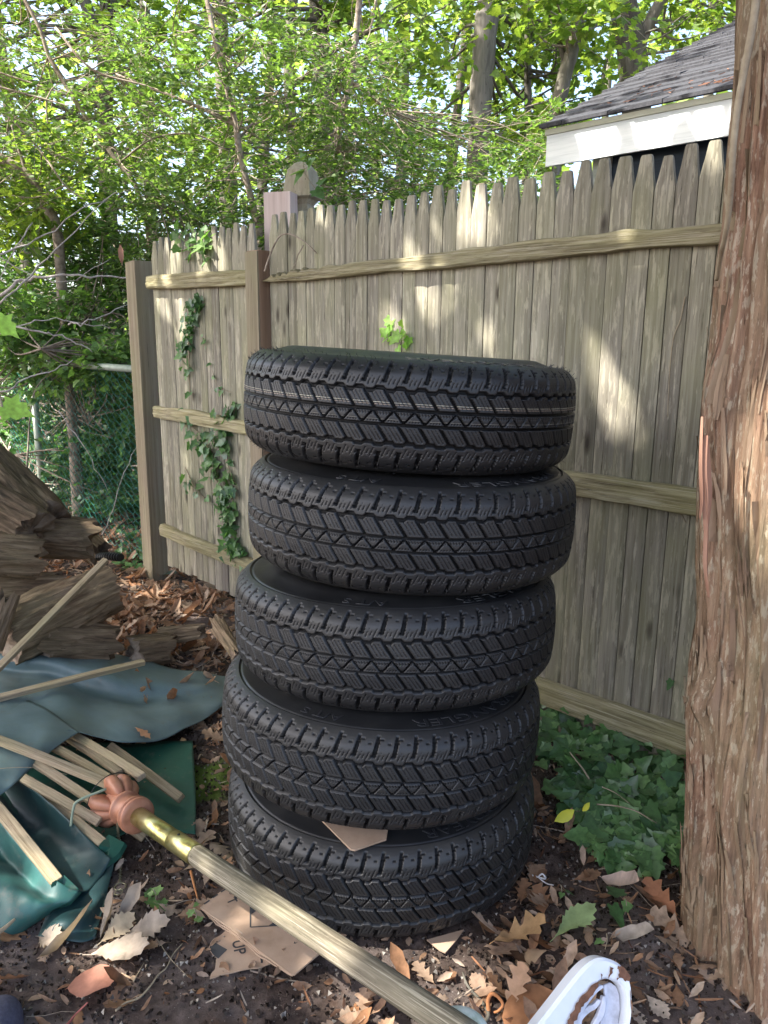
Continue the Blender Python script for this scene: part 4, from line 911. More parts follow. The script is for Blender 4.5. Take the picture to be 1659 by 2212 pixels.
rv = S1+ax*.20+(SQ.to_3x3() @ Vector((0, 0, 0))); upv = Vector((0, 0, 1)); upv = (upv-ax*upv.dot(ax)).normalized()
MB().tube([rv+upv*.0235, rv+upv*.0258], .0035, 12).build('rivet', m_blackw, bt, True)
# wooden lower pole
Pl0 = S1+ax*.272; Ln = (E1-Pl0).length+.03; n_ = 60; V = []; kk = 28
for i in range(n_+1):
    x = Ln*i/n_; r = .0240+.0004*i/n_; r *= (.93 if i == 0 else 1)
    for k in range(kk):
        an = 2*math.pi*k/kk; rr = r*(1+.012*noise3(x*6, math.cos(an)*2, math.sin(an)*2, 91)); V.append((x, rr*math.cos(an), rr*math.sin(an)))
F = [tuple(range(kk)), tuple(n_*kk+k for k in range(kk))[::-1]]
for i in range(n_):
    for k in range(kk): F.append((i*kk+k, (i+1)*kk+k, (i+1)*kk+(k+1) % kk, i*kk+(k+1) % kk))
framed('wooden_pole', MB().add(V, F), Pl0, ax, (0, 0, 1), m_pole, umb, True)
# seam pockets stitched at the cover's edge
def pocket(pts, z0, mat, th=.012):
    P = [Vector(p) for p in pts]; k = len(P); cen = sum(P, Vector())/k; V = []
    for p in P: V.append(p)
    for p in P: V.append(cen+(p-cen)*.86+Vector((0, 0, th)))
    V.append(cen+Vector((0, 0, th*1.25)))
    F = [tuple(range(k))[::-1]]+[(i, (i+1) % k, k+(i+1) % k, k+i) for i in range(k)]+[(k+i, k+(i+1) % k, 2*k) for i in range(k)]
    return MB().add(V, F).build('rib_pocket', mat, umb)
pocket([cL(1060, 1240, .06), cL(1170, 1105, .062), cL(1375, 1210, .045), cL(1310, 1330, .035), cL(1140, 1480, .025), cL(1110, 1350, .03)], 0, m_greenv)
pocket([cL(550, 1640, .085), cL(700, 1545, .085), cL(880, 1715, .05), cL(760, 1850, .03), cL(560, 1910, .03), cL(590, 1790, .045)], 0, m_greenv)
# safety chain with ring
q = smooth_path([cH(395, 870, .09), cH(400, 1000, .05), cH(425, 1200, .02), cH(425, 1400, .014), cH(425, 1600, .012)], 12)
mb = MB(); m_chain = simple('dull_chain_steel', [(.12, .11, .07), (.32, .30, .20)], (1, 1, 1), 60, .35, 0, metal=.8)
ch = MB()
for i in range(len(q)-1):
    d = (q[i+1]-q[i]); t = d.normalized(); s_ = t.cross(Vector((0, 0, 1))).normalized(); u_ = s_ if i % 2 else t.cross(s_)
    ctr = (q[i]+q[i+1])/2; pts = [ctr+t*(d.length*.72*math.cos(a_))+u_*(.0036*math.sin(a_)) for a_ in np.linspace(0, 6.283, 9)]
    ch.tube(pts, .0011, 4, False)
cho = ch.build('pin_chain', m_chain, umb, True)
rc = cH(425, 1650, .012)
MB().tube([rc+Vector((.0135*math.cos(a_), .0135*math.sin(a_), .001*math.cos(3*a_))) for a_ in np.linspace(0, 6.283, 28)], .0016, 6, False).build('split_ring', m_chain, cho, True)
rc = rc+Vector((0.004, -.022, .0))
MB().tube([rc+Vector((.0095*math.cos(a_), .0095*math.sin(a_), .003+.002*math.cos(a_))) for a_ in np.linspace(0, 6.283, 24)], .0013, 6, False).build('split_ring', m_chain, cho, True)

# ================================================================ cardboard
m_card, t, N, L, out, b = nodes_of('brown_cardboard'); v = coords(N, L, (1, 1, 1), False)
f = noise(N, L, v, 8, 8, .6); c = ramp(N, L, f, [(.27, .18, .115), (.36, .25, .17), (.42, .31, .22)], .3, .7)
f2 = noise(N, L, v, 30, 6, .7); c = mixc(N, L, ramp(N, L, f2, [(0, 0, 0), (.5,)*3], .6, .75), c, (.16, .12, .07))
L(c, b.inputs['Base Color']); b.inputs['Roughness'].default_value = .85; bump(N, L, b, f2, .3, .003)
m_ink = simple('printed_ink', [(.03, .03, .032), (.05, .05, .052)], rough=.7, bs=0)
def slabpoly(name, pts, th, mat, parent=None, jag=0.0, seed=0):
    rs = random.Random(seed); P = []
    for i, p in enumerate(pts):
        a, b2 = Vector(p), Vector(pts[(i+1) % len(pts)]); n = max(1, int((b2-a).length/.012)) if jag else 1
        for k in range(n):
            q = a+(b2-a)*k/n
            if jag and k: q += Vector((rs.gauss(0, jag), rs.gauss(0, jag), 0))
            P.append(q)
    k = len(P); V = P+[p+Vector((0, 0, th)) for p in P]
    bm = bmesh.new(); vs = [bm.verts.new(p) for p in V]
    bm.faces.new(vs[:k][::-1]); bm.faces.new(vs[k:])
    for i in range(k): bm.faces.new((vs[i], vs[(i+1) % k], vs[k+(i+1) % k], vs[k+i]))
    bmesh.ops.recalc_face_normals(bm, faces=bm.faces); bmesh.ops.triangulate(bm, faces=[f for f in bm.faces if len(f.verts) > 4])
    me = bpy.data.meshes.new(name); bm.to_mesh(me); bm.free(); return link(name, me, mat, parent)
def flat_text(txt, org, up, adv, size, z, parent):
    cu = bpy.data.curves.new('print', 'FONT'); cu.body = txt; cu.size = size/.72; cu.resolution_u = 3; cu.offset = size*.02
    o = bpy.data.objects.new('tmp', cu); COL.objects.link(o); bpy.context.view_layer.update()
    me = bpy.data.meshes.new_from_object(o.evaluated_get(bpy.context.evaluated_depsgraph_get())); bpy.data.objects.remove(o)
    for v_ in me.vertices:
        p = org+adv*v_.co.x+up*v_.co.y; v_.co = (p.x, p.y, z)
    return link('printed_letters', me, m_ink, parent)
def dirs(fn, a, b, z):
    d = fn(*b, z)-fn(*a, z); d.z = 0; d.normalize(); return d
p0 = cA(700, 650); zt1 = .0345
box = empty('cardboard_box', (p0.x, p0.y, 0), 'flattened printed cardboard box under the wooden pole and the bottom tyre', 'cardboard')
top = [(30, 370), (360, 110), (700, 330), (1250, 640), (1590, 980), (1270, 1250), (1215, 1245), (990, 1075), (800, 940), (620, 785), (430, 640), (130, 440)]
slabpoly('top_flap', [cA(x, y, zt1-.004) for x, y in top], .004, m_card, box)
slabpoly('lower_flap', [cA(x, y, .012) for x, y in [(60, 395), (330, 200), (1500, 960), (1300, 1180), (1240, 1262), (1180, 1235), (960, 1095), (760, 975), (640, 855), (560, 800), (420, 690), (330, 640), (150, 500)]], .004, m_card, box, .0012, 4)
slabpoly('inner_flap', [cA(x, y, .021) for x, y in [(45, 385), (330, 200), (1550, 960), (1290, 1205), (1225, 1240), (985, 1075), (790, 960), (640, 830), (440, 690), (140, 470)]], .004, m_card, box, .0008, 5)
zi = zt1+.0006
for (a, b2, w_) in (((80, 308), (152, 258), .0022), ((190, 226), (262, 180), .0022), ((300, 150), (356, 112), .0022), ((690, 345), (690, 612), .0016), ((690, 610), (1060, 588), .0016)):
    A_, B_ = cA(*a, zi), cA(*b2, zi); d = (B_-A_).normalized(); s_ = Vector((-d.y, d.x, 0))*w_
    o = MB().add([A_-s_, A_+s_, B_+s_, B_-s_], [(0, 3, 2, 1)]).build('printed_line', m_ink, box)
for tri in ([(695, 348), (768, 395), (703, 442)], [(922, 595), (990, 548), (1065, 588)]):
    MB().add([cA(x, y, zi) for x, y in tri], [(0, 1, 2)]).build('printed_symbol', m_ink, box)
up_ = dirs(cA, (362, 283), (440, 250), zi); adv_ = Vector((up_.y, -up_.x, 0))
flat_text('T', cA(372, 255, zi), up_, adv_, .022, zi, box); flat_text('E', cA(470, 190, zi), up_, adv_, .022, zi, box); flat_text('D', cA(408, 160, zi), up_, adv_, .008, zi, box)
flat_text('4-', cA(1268, 838, zi), (Vector((-adv_.x, -adv_.y, 0))), up_, .0075, zi, box)
p0 = cA(500, 1000)
bx2 = empty('cardboard_piece', (p0.x, p0.y, 0), 'torn cardboard corner printed UP, poking out below the larger box', 'cardboard')
z2 = .010
slabpoly('board', [cA(x, y, z2-.003) for x, y in [(205, 780), (360, 675), (480, 740), (640, 800), (900, 950), (990, 1085), (880, 1130), (560, 1190), (155, 1300), (172, 1240), (225, 1180), (240, 1040), (262, 1030), (200, 985), (140, 900), (165, 830)]], .003, m_card, bx2, .001, 2)
m_grey = simple('grey_print', [(.055, .055, .055), (.075, .075, .075)], rough=.8, bs=0)
MB().add([cA(x, y, z2+.0006) for x, y in [(148, 898), (170, 832), (205, 800), (385, 905), (265, 1025), (205, 980)]], [(0, 1, 2, 3, 4, 5)]).build('printed_arrow', m_grey, bx2)
up_ = dirs(cA, (455, 940), (605, 905), z2); adv_ = dirs(cA, (500, 850), (535, 990), z2)
flat_text('UP', cA(445, 800, z2), up_, adv_, .0255, z2+.0007, bx2)
A_, B_ = cA(832, 1010, z2+.0007), cA(840, 1080, z2+.0007); d = (B_-A_).normalized(); s_ = Vector((-d.y, d.x, 0))*.0022
MB().add([A_-s_, A_+s_, B_+s_, B_-s_], [(0, 3, 2, 1)]).build('printed_line', m_ink, bx2)
tag(slabpoly('cardboard_piece', [gnd(690, 2010, .008), gnd(722, 2013, .008), gnd(750, 2020, .008), gnd(735, 2037, .008), gnd(712, 2050, .008)], .003, m_card), 'brown cardboard corner between the wooden pole and the bottom tyre', 'cardboard')
tag(slabpoly('cardboard_piece', [gnd(922, 2032, .006), gnd(1002, 2010, .006), gnd(985, 2034, .006), gnd(962, 2060, .006), gnd(950, 2055, .006)], .003, m_card), 'small grubby cardboard corner under the right side of the bottom tyre', 'cardboard')
tag(slabpoly('cardboard_piece', [(-.14, 1.56, .252), (.02, 1.56, .252), (.012, 1.49, .249), (-.055, 1.455, .247), (-.065, 1.458, .247)], .004, m_card), 'cardboard corner wedged between the two lowest tyres', 'cardboard')

# ================================================================ white painted metal furniture at the lower right
m_wp, t, N, L, out, b = nodes_of('chipped_white_paint'); v = coords(N, L, (1, 1, 1), False)
f = noise(N, L, v, 8, 7, .55, .5); k = ramp(N, L, f, [(0, 0, 0), (1, 1, 1)], .59, .60)
k2 = ramp(N, L, f, [(0, 0, 0), (1, 1, 1)], .575, .60)
c = mixc(N, L, k2, mixc(N, L, noise(N, L, v, 40, 5), (.62, .66, .72), (.74, .77, .82)), (.42, .22, .10)); c = mixc(N, L, k, c, mixc(N, L, noise(N, L, v, 80, 5), (.10, .045, .03), (.20, .10, .07)))
L(c, b.inputs['Base Color']); b.inputs['Roughness'].default_value = .4; bump(N, L, b, k, -.5, .002)
def c7(x, y): return (921.6+x*.3111, 1917+y*.3111)
def pl(x, y, d=0.0):                                       # the casting's own leaning plane, 1.12 m out
    u, v = c7(x, y); r = ray(u, v); n = Vector((.25, -.80, .55)).normalized(); p0 = at(*c7(1200, 500), 1.17)
    c = Vector((0, 0, CAM_H)); tt = (p0-c).dot(n)/r.dot(n); return c+r*tt+n*d
outl = [(700, 1040), (770, 945), (860, 830), (960, 700), (1040, 600), (1110, 530), (1170, 495), (1230, 487), (1300, 510), (1350, 545), (1390, 600), (1412, 680), (1418, 780), (1416, 880), (1400, 980), (1380, 1060)]
inl = [(950, 1040), (985, 960), (1040, 870), (1100, 790), (1150, 720), (1200, 660), (1240, 640), (1270, 640), (1310, 655), (1340, 670), (1365, 700), (1380, 750), (1385, 800), (1382, 880), (1370, 960), (1350, 1040)]
o_ = smooth_path([pl(*p) for p in outl], 7); i_ = smooth_path([pl(*p, -.006) for p in inl], 7); om = smooth_path([pl(*p, .004) for p in [(a*.85+c_*.15, b*.85+d*.15) for (a, b), (c_, d) in zip(outl, inl)]], 7); im = smooth_path([pl(*p, .001) for p in [(a*.12+c_*.88, b*.12+d*.88) for (a, b), (c_, d) in zip(outl, inl)]], 7)
ob = smooth_path([pl(*p, -.028) for p in outl], 7); ib = smooth_path([pl(*p, -.028) for p in inl], 7)
V = []; F = []; k = 6
for row in zip(o_, om, im, i_, ib, ob): V += list(row)
for i in range(len(o_)-1):
    for j in range(k): F.append((i*k+j, (i+1)*k+j, (i+1)*k+(j+1) % k, i*k+(j+1) % k))
p0 = pl(1200, 900)
wf_ = empty('metal_garden_chair', (p0.x, p0.y, 0), 'white cast metal garden chair part with chipped paint and scrollwork, at the lower right', 'chair')
MB().add(V, F).build('frame', m_wp, wf_)
def cast(name, loop, d0, th):
    k = len(loop); V = [pl(x, y, d0) for x, y in loop]+[pl(x, y, d0-th) for x, y in loop]
    bm = bmesh.new(); vs = [bm.verts.new(p) for p in V]; bm.faces.new(vs[:k]); bm.faces.new(vs[k:][::-1])
    for i in range(k): bm.faces.new((vs[i], vs[k+i], vs[k+(i+1) % k], vs[(i+1) % k]))
    bmesh.ops.recalc_face_normals(bm, faces=bm.faces); bmesh.ops.triangulate(bm, faces=[f for f in bm.faces if len(f.verts) > 4])
    me = bpy.data.meshes.new(name); bm.to_mesh(me); bm.free(); o = link(name, me, m_wp2, wf_); b_ = o.modifiers.new('bevel', 'BEVEL'); b_.width = .0018; b_.segments = 2; b_.limit_method = 'ANGLE'
def crescent(pts, w0, w1):
    q = [Vector((x, y, 0)) for x, y in pts]; q = smooth_path(q, 5); A_, B_ = [], []
    for i, p in enumerate(q):
        t = (q[min(i+1, len(q)-1)]-q[max(i-1, 0)]).normalized(); n = Vector((-t.y, t.x, 0)); w_ = w0+(w1-w0)*i/(len(q)-1); w_ *= .35+.65*math.sin(math.pi*min(1, .1+i/(len(q)-1)*.9)); A_.append(p+n*w_); B_.append(p-n*w_)
    return [(p.x, p.y) for p in A_+B_[::-1]]
m_rust = simple('bare_brown_metal', [(.07, .035, .022), (.16, .075, .045), (.24, .12, .07)], (1, 1, 1), 60, .85, .6, .003)
def flake(loop, d=.0052, jag=10):
    rs = random.Random(len(loop)*7+int(loop[0][0])); q = []
    for i, (x, y) in enumerate(loop):
        x2, y2 = loop[(i+1) % len(loop)]
        for k in range(4): q.append((x+(x2-x)*k/4+rs.uniform(-jag, jag)*(k > 0), y+(y2-y)*k/4+rs.uniform(-jag, jag)*(k > 0)))
    cx_ = sum(a for a, _ in q)/len(q); cy_ = sum(b for _, b in q)/len(q); k = len(q)
    bm = bmesh.new(); vs = [bm.verts.new(pl(x, y, d)) for x, y in q]; bm.faces.new(vs); bmesh.ops.triangulate(bm, faces=bm.faces[:])
    me = bpy.data.meshes.new('bare_patch'); bm.to_mesh(me); bm.free(); link('bare_patch', me, m_rust, wf_)
flake([(955, 985), (985, 900), (1020, 820), (1070, 745), (1130, 680), (1190, 645), (1180, 690), (1125, 760), (1080, 820), (1040, 890), (1005, 970)])
flake([(1318, 540), (1362, 552), (1398, 600), (1404, 640), (1372, 650), (1345, 625), (1310, 640), (1328, 590)], jag=8)
flake([(1262, 540), (1288, 560), (1272, 600), (1245, 650), (1262, 590)], jag=6); flake([(1402, 700), (1412, 790), (1410, 880), (1404, 800)], jag=3); flake([(1200, 590), (1212, 605), (1206, 640)], jag=3)
m_wp2 = simple('grimy_white_paint', [(.36, .36, .40), (.56, .57, .64), (.66, .67, .74)], (1, 1, 1), 30, .5, .2, .002)
cast('casting_rib', crescent([(1240, 690), (1180, 730), (1120, 800), (1070, 880), (1040, 960), (1030, 1060)], 20, 26), -.006, .012)
cast('casting_rib', crescent([(1225, 790), (1190, 835), (1150, 855), (1110, 890), (1085, 940), (1090, 1040)], 22, 24), -.010, .010)
cast('casting_rib', crescent([(1250, 760), (1245, 830), (1225, 900), (1190, 960), (1150, 1050)], 18, 26), -.008, .010)
cast('back_plate', [(1262, 690), (1310, 672), (1350, 700), (1372, 760), (1378, 860), (1366, 960), (1345, 1050), (1240, 1050), (1232, 980), (1262, 900), (1275, 800)], -.016, .006)
# rounded white-green cap near the pole end
m_wg = simple('algae_white_plastic', [(.30, .36, .22), (.60, .66, .58), (.72, .76, .72)], (1, 1, 1), 26, .45, .05, rnd=False)
ce_ = gnd(977, 2212, .20); V = []; n1, n2 = 12, 24
for i in range(n1+1):
    ph = math.pi*i/n1*.55
    for j in range(n2): a = 2*math.pi*j/n2; V.append(ce_+Vector((.052*math.sin(ph)*math.cos(a)+.01, .040*math.sin(ph)*math.sin(a)-.01, .042*math.cos(ph)-.01)))
F = []
for i in range(n1):
    for j in range(n2): F.append((i*n2+j, (i+1)*n2+j, (i+1)*n2+(j+1) % n2, i*n2+(j+1) % n2))
for j in range(n2): a = 2*math.pi*j/n2; V.append(ce_+Vector((.045*math.cos(a)+.01, .035*math.sin(a)-.02, -.205)))
for j in range(n2): F.append((n1*n2+j, (n1+1)*n2+j, (n1+1)*n2+(j+1) % n2, n1*n2+(j+1) % n2))
F.append(tuple((n1+1)*n2+j for j in range(n2)))
tag(MB().add(V, F).build('plastic_cap', m_wg, None, True), 'rounded white plastic end stained green, at the lower end of the wooden pole', 'plastic cap')
# shoe tip in the lower left corner
m_shoe = simple('purple_grey_fabric', [(.05, .05, .08), (.09, .09, .13)], (1, 1, 1), 120, .8, .3)
c_ = gnd(-18, 2240, .0); V = []; n1, n2 = 14, 28
for i in range(n1+1):
    ph = math.pi/2*i/n1
    for j in range(n2): a = 2*math.pi*j/n2; V.append(c_+Vector((.052*math.sin(ph)*math.cos(a), (.075 if math.sin(a) > 0 else .2)*math.sin(ph)*math.sin(a), .055*math.cos(ph)**.7)))
F = []
for i in range(n1):
    for j in range(n2): F.append((i*n2+j, (i+1)*n2+j, (i+1)*n2+(j+1) % n2, i*n2+(j+1) % n2))
F.append(tuple(n1*n2+j for j in range(n2)))
sh = MB().add(V, F).build('shoe', m_shoe, None, True); tag(sh, 'purplish grey toe of a shoe in the lower left corner', 'shoe')
rc = gnd(6, 2178, .04); MB().tube([rc, rc+Vector((0, -.001, .004))], .005, 12).build('eyelet', m_wp, sh, True)
# ================================================================ logs
def log(label, p0, p1, r0, r1, seed, group=None, cat='log', flat=1.0):
    p0, p1 = Vector(p0), Vector(p1); Ln = (p1-p0).length; nu = int(max(16, Ln/.012)); nv = 72
    xs = np.linspace(0, Ln, nu); an = np.arange(nv)/nv*2*np.pi; X, A_ = np.meshgrid(xs, an, indexing='ij')
    r = r0+(r1-r0)*X/Ln; ca, sa = np.cos(A_), np.sin(A_)
    wq = .5*noise3(ca*2, sa*2, X*5, seed+6); r = r*(1+.20*noise3(ca*1.3, sa*1.3, X*5, seed)+.08*noise3(ca*4+wq, sa*4, X*7, seed+1)-.09*(1-np.clip(np.abs(noise3(ca*8+wq, sa*8+wq, X*5, seed+2))*3, 0, 1))-.05*(1-np.clip(np.abs(noise3(ca*18+wq, sa*18, X*4, seed+12))*3, 0, 1))+.05*noise3(ca*14, sa*14, X*26, seed+3))
    e = .04*noise3(ca*3, sa*3, 0, seed+4)
    XX = X+np.where(X < Ln*.5, -e, e)*np.clip(1-np.minimum(X, Ln-X)/.05, 0, 1)
    V = np.stack([XX, r*ca, r*sa*flat], -1).reshape(-1, 3)
    m_ = (p0+p1)/2; root = empty('log', (m_.x, m_.y, 0), label, cat, group)
    ex = (p1-p0).normalized(); ez = Vector((0, 0, 1)) if abs(ex.z) < .85 else Vector((1, 0, 0))
    bm_ = MB(); bm_.v = [tuple(q) for q in V]; F = grid_faces(nu, nv)
    F = []
    for i in range(nu-1):
        for j in range(nv): F.append((i*nv+j, (i+1)*nv+j, (i+1)*nv+(j+1) % nv, i*nv+(j+1) % nv))
    bm_.f = F; framed('bark', bm_, p0, ex, ez, m_log, root, True)
    for end in (0, 1):
        row = V.reshape(nu, nv, 3)[0 if end == 0 else -1]; cen = row.mean(0); rings = [row]
        for t_ in (.7, .4, .15):
            q = cen+(row-cen)*t_; q[:, 0] += .012*noise3(q[:, 1]*40, q[:, 2]*40, 0, seed+9+end)+(-.004 if end else .004); rings.append(q)
        VV = np.concatenate(rings+[cen[None]]); FF = []
        for i in range(3):
            for j in range(nv): FF.append((i*nv+j, i*nv+(j+1) % nv, (i+1)*nv+(j+1) % nv, (i+1)*nv+j))
        for j in range(nv): FF.append((3*nv+j, 3*nv+(j+1) % nv, 4*nv))
        framed('cut_end', MB().add([tuple(q) for q in VV], FF), p0, ex, ez, m_logend, root, True)
    return root
def cB(x, y, Y): return at(x*.4444, 442.4+y*.4444, Y)
log('huge weathered split log leaning at the left edge, top of the log heap', at(-190, 850, 3.45), at(98, 1128, 3.15), .115, .10, 101)
log('second long split log lying beside the huge weathered one, at the left edge', at(-190, 1000, 3.2), at(70, 1150, 3.0), .115, .10, 131)
log('dark wet log lying below the huge weathered one', at(-110, 1140, 3.05), at(200, 1165, 3.25), .10, .085, 103)
log('short charred log end under the dark wet log', at(-60, 1195, 2.85), at(85, 1205, 2.95), .085, .08, 105)
log('small mossy log in the middle of the heap', at(-60, 1270, 2.9), at(120, 1262, 3.05), .06, .055, 107)
log('thick brown log with a sawn end facing the path, behind the long wooden rib', at(15, 1375, 2.65), at(228, 1275, 2.98), .115, .10, 109)
log('brown log half hidden behind the blue vinyl', at(90, 1385, 2.72), at(248, 1392, 2.85), .085, .07, 111)
log('pale upright bark slab at the left edge', at(-25, 1390, 2.5), at(12, 1290, 2.6), .05, .045, 113)
log('dark stubby log beside the blue vinyl', at(290, 1408, 2.85), at(365, 1398, 2.95), .06, .055, 115)
log('thin rotten log between the stubby log and the tyres', at(350, 1375, 3.05), at(440, 1362, 3.0), .038, .03, 117)
log('pale splintered bark piece against the tyre stack', at(470, 1350, 2.75), at(512, 1412, 2.5), .03, .022, 119)
log('low crumbling log by the leaf strewn path', at(160, 1150, 3.5), at(215, 1195, 3.4), .06, .05, 121)
# black corrugated pipe end
mb = MB(); q = smooth_path([at(212, 1203, 3.35), at(235, 1202, 3.3), at(262, 1204, 3.25)], 10); rr = [.016+(.003 if i % 2 else 0) for i in range(len(q))]
tag(mb.tube(q, rr, 12).build('drain_pipe', simple('black_pipe_plastic', [(.008, .008, .008), (.015, .015, .015)], rough=.4, bs=0), None, False), 'short black corrugated pipe end at the top of the leaf strewn path', 'pipe')
# ================================================================ leaf litter and soil crumbs
g = np.random.default_rng(55)
T_mapl2 = (T_oak[0]*np.array([.9, .8, -1.2]), T_oak[1])
def ground_pts(n, x0, x1, y0, y1, dens, g=g):
    out = []
    while sum(len(o) for o in out) < n:
        x = g.uniform(x0, x1, n*2); y = g.uniform(y0, y1, n*2); k = g.uniform(0, 1, n*2) < dens(x, y); out.append(np.stack([x[k], y[k]], 1))
    return np.concatenate(out)[:n]
def fdist(x, y): return (x-(FA-FS*(y-FB)))/math.hypot(1, FS)       # signed distance from the fence, negative in the yard
def litter_d(x, y):
    d = .06+.9*np.clip((y-2.35)/.5, 0, 1)*np.clip(1.3-np.abs(x+1.1)/1.6, 0, 1)+.95*np.exp(-((x-.58)/.26)**2-((y-1.62)/.30)**2)+.55*np.exp(-((x+.33)/.16)**2-((y-2.15)/.35)**2)+.35*np.exp(-((x+.5)/.2)**2-((y-1.62)/.15)**2)
    d = d+.5*np.exp(-((x-.05)/.22)**2-((y-1.24)/.07)**2)+.5*np.exp(-((x-.42)/.2)**2-((y-1.33)/.10)**2)
    d = d*np.where(fdist(x, y) > .0, .6, 1)*np.where(np.hypot(x-.0, y-1.85) < .39, 0, 1)
    return np.clip(d*(.55+.6*noise3(x*3.5, y*3.5, 0, 71)), 0, 1)
def lay(name, n, tms, smin, smax, mat, zoff=(.004, .022), box=(-3.2, 1.6, 1.0, 5.6), dens=litter_d, tilt=.45):
    P2 = ground_pts(n, *box, dens); n_ = len(P2); idx = g.integers(0, len(tms), n_)
    z = gh(P2[:, 0], P2[:, 1])+g.uniform(*zoff, n_); a = g.uniform(0, 6.283, n_)
    D = np.stack([np.cos(a), np.sin(a), g.normal(0, tilt*.5, n_)], 1); Nn = np.array([0, 0, 1.0])+g.normal(0, tilt, (n_, 3)); S = g.uniform(smin, smax, n_)
    Vs = []; Fs = []; off = 0; me_parts = []
    for k, tm in enumerate(tms):
        m_ = idx == k; me_parts.append((tm, np.column_stack([P2[m_], z[m_]]), D[m_], Nn[m_], S[m_]))
    bmv = []; bmf = []
    for (T, F), P, D_, N_, S_ in me_parts:
        D_ = D_/np.linalg.norm(D_, axis=1, keepdims=True); Sd = np.cross(N_, D_); Sd /= np.linalg.norm(Sd, axis=1, keepdims=True); N2 = np.cross(D_, Sd)
        V = P[:, None]+S_[:, None, None]*(T[None, :, 0, None]*D_[:, None]+T[None, :, 1, None]*Sd[:, None]+T[None, :, 2, None]*N2[:, None])
        bmv.append(V.reshape(-1, 3)); bmf.append((F[None]+(np.arange(len(P))*len(T))[:, None, None]).reshape(-1, F.shape[1])+off); off += len(P)*len(T)
    return tag(link(name, np_mesh(name, np.concatenate(bmv), np.concatenate(bmf)), mat), kind='stuff')
lay('leaf_litter', 3400, [T_oak, T_oak2, T_dent, T_curl, T_oak, T_mapl2], .04, .105, m_brown, (.002, .016), (-3.2, 1.6, 1.35, 5.6), tilt=.3)
lay('leaf_litter', 110, [T_oak, T_oak2, T_dent, T_curl], .03, .065, m_brown, (.002, .010), (-.6, .75, 1.05, 1.4), tilt=.3)
lay('leaf_fragments', 15000, [T_ov, T_curl, T_long], .012, .04, m_brown, (.001, .012), dens=lambda x, y: np.clip(litter_d(x, y)*1.0+.24, 0, 1))
m_specks = leafmat('soil_crumbs', [(.02, .015, .012), (.05, .035, .028), (.10, .08, .065), (.03, .02, .015), (.35, .32, .28)], 0, rough=.95, spec=.1)
T_crumb = (np.array([(1, 0, 0), (-.6, .8, 0), (-.6, -.8, .1), (0, .1, .9), (.1, -.1, -.6)], float), np.array([(0, 1, 3), (1, 2, 3), (2, 0, 3), (0, 1, 4), (1, 2, 4), (2, 0, 4)]))
lay('soil_crumbs', 44000, [T_crumb], .0012, .0068, m_specks, (.0, .004), (-2.2, 1.3, 1.0, 3.4), lambda x, y: np.clip(1.3-(y-1)/2.2+0*x, .1, 1), 2.0)
m_shred = leafmat('bark_shreds', [(.10, .045, .025), (.22, .11, .06), (.30, .20, .13), (.38, .33, .27)], 0, rough=.9, spec=.1)
T_shred = strip_tmpl([.03, .05, .045, .02], .2, .3)
lay('needle_and_bark_shreds', 2200, [T_shred], .012, .055, m_shred, (.002, .012), dens=lambda x, y: np.clip(.12+litter_d(x, y)*.5+.9*np.exp(-((x-.6)/.3)**2-((y-1.4)/.25)**2), 0, 1), tilt=.2)
mb = MB(); P2 = ground_pts(420, -2.6, 1.2, 1.1, 4.6, lambda x, y: .15+litter_d(x, y)); 
for x, y in P2:
    a = g.uniform(0, 6.28); ln = g.uniform(.04, .22)*(.6 if y < 1.8 else 1); z = float(gh(x, y))+.008; p = [Vector((x, y, z))]
    for k in range(3): a += g.normal(0, .3); p.append(p[-1]+Vector((math.cos(a)*ln/3, math.sin(a)*ln/3, g.normal(0, .006))))
    r = g.uniform(.0008, .0026)*(.6 if y < 1.8 else 1); mb.tube(p, [r, r*.9, r*.8, r*.4], 4, False)
tag(mb.build('twig_litter', m_twig, None, True), kind='stuff')
# fallen sticks that stand out
def stick(label, pts, r, mat=None):
    o = MB().tube(smooth_path(pts, 6), [r*(1-.5*i/(6*(len(pts)-1))) for i in range(6*(len(pts)-1)+1)], 7).build('twig', mat or m_vine, None, True); return tag(o, label, 'twig')
def c8(x, y, z=.01): return gnd(x*.24445, 1917+y*.24445, z)
def c7g(x, y, z=.01): return gnd(921.6+x*.3111, 1917+y*.3111, z)
def cR(x, y, z=.01): return gnd(1142.9+x*.26667, 1400.9+y*.26667, z)
stick('long tan forked twig on bare soil in the lower left', [c8(1020, 1090), c8(1110, 1020), c8(1230, 975), c8(1330, 870), c8(1400, 770), c8(1470, 710), c8(1530, 590), c8(1612, 495)], .0022)
stick('thin straw crossing the long tan twig', [c8(1380, 440, .02), c8(1500, 620, .015), c8(1659, 790)], .0009)
stick('short twig above the long tan twig', [c8(1180, 830), c8(1230, 740), c8(1275, 660)], .0014)
stick('grey weathered stick beneath the cardboard', [cA(690, 1180), cA(950, 1250), cA(1150, 1300), cA(1450, 1340)], .0024, m_twig)
stick('broken brown stick end on the teal vinyl at the left edge', [cL(-60, 2180, .06), cL(60, 2090, .065), cL(160, 2000, .07)], .006)
stick('pale forked twig standing in the ivy', [cR(485, 1055, .16), cR(440, 980, .19), cR(400, 930, .21), cR(330, 840, .24)], .0028)
stick('pale runner stem arching over the lower ivy', [cR(550, 1262, .12), cR(700, 1275, .13), cR(850, 1310, .12), cR(960, 1370, .1), cR(1090, 1450, .06)], .0022)
stick('thin stem leaning in the middle of the ivy', [cR(590, 1120, .14), cR(700, 1170, .13), cR(820, 1260, .1)], .0016)
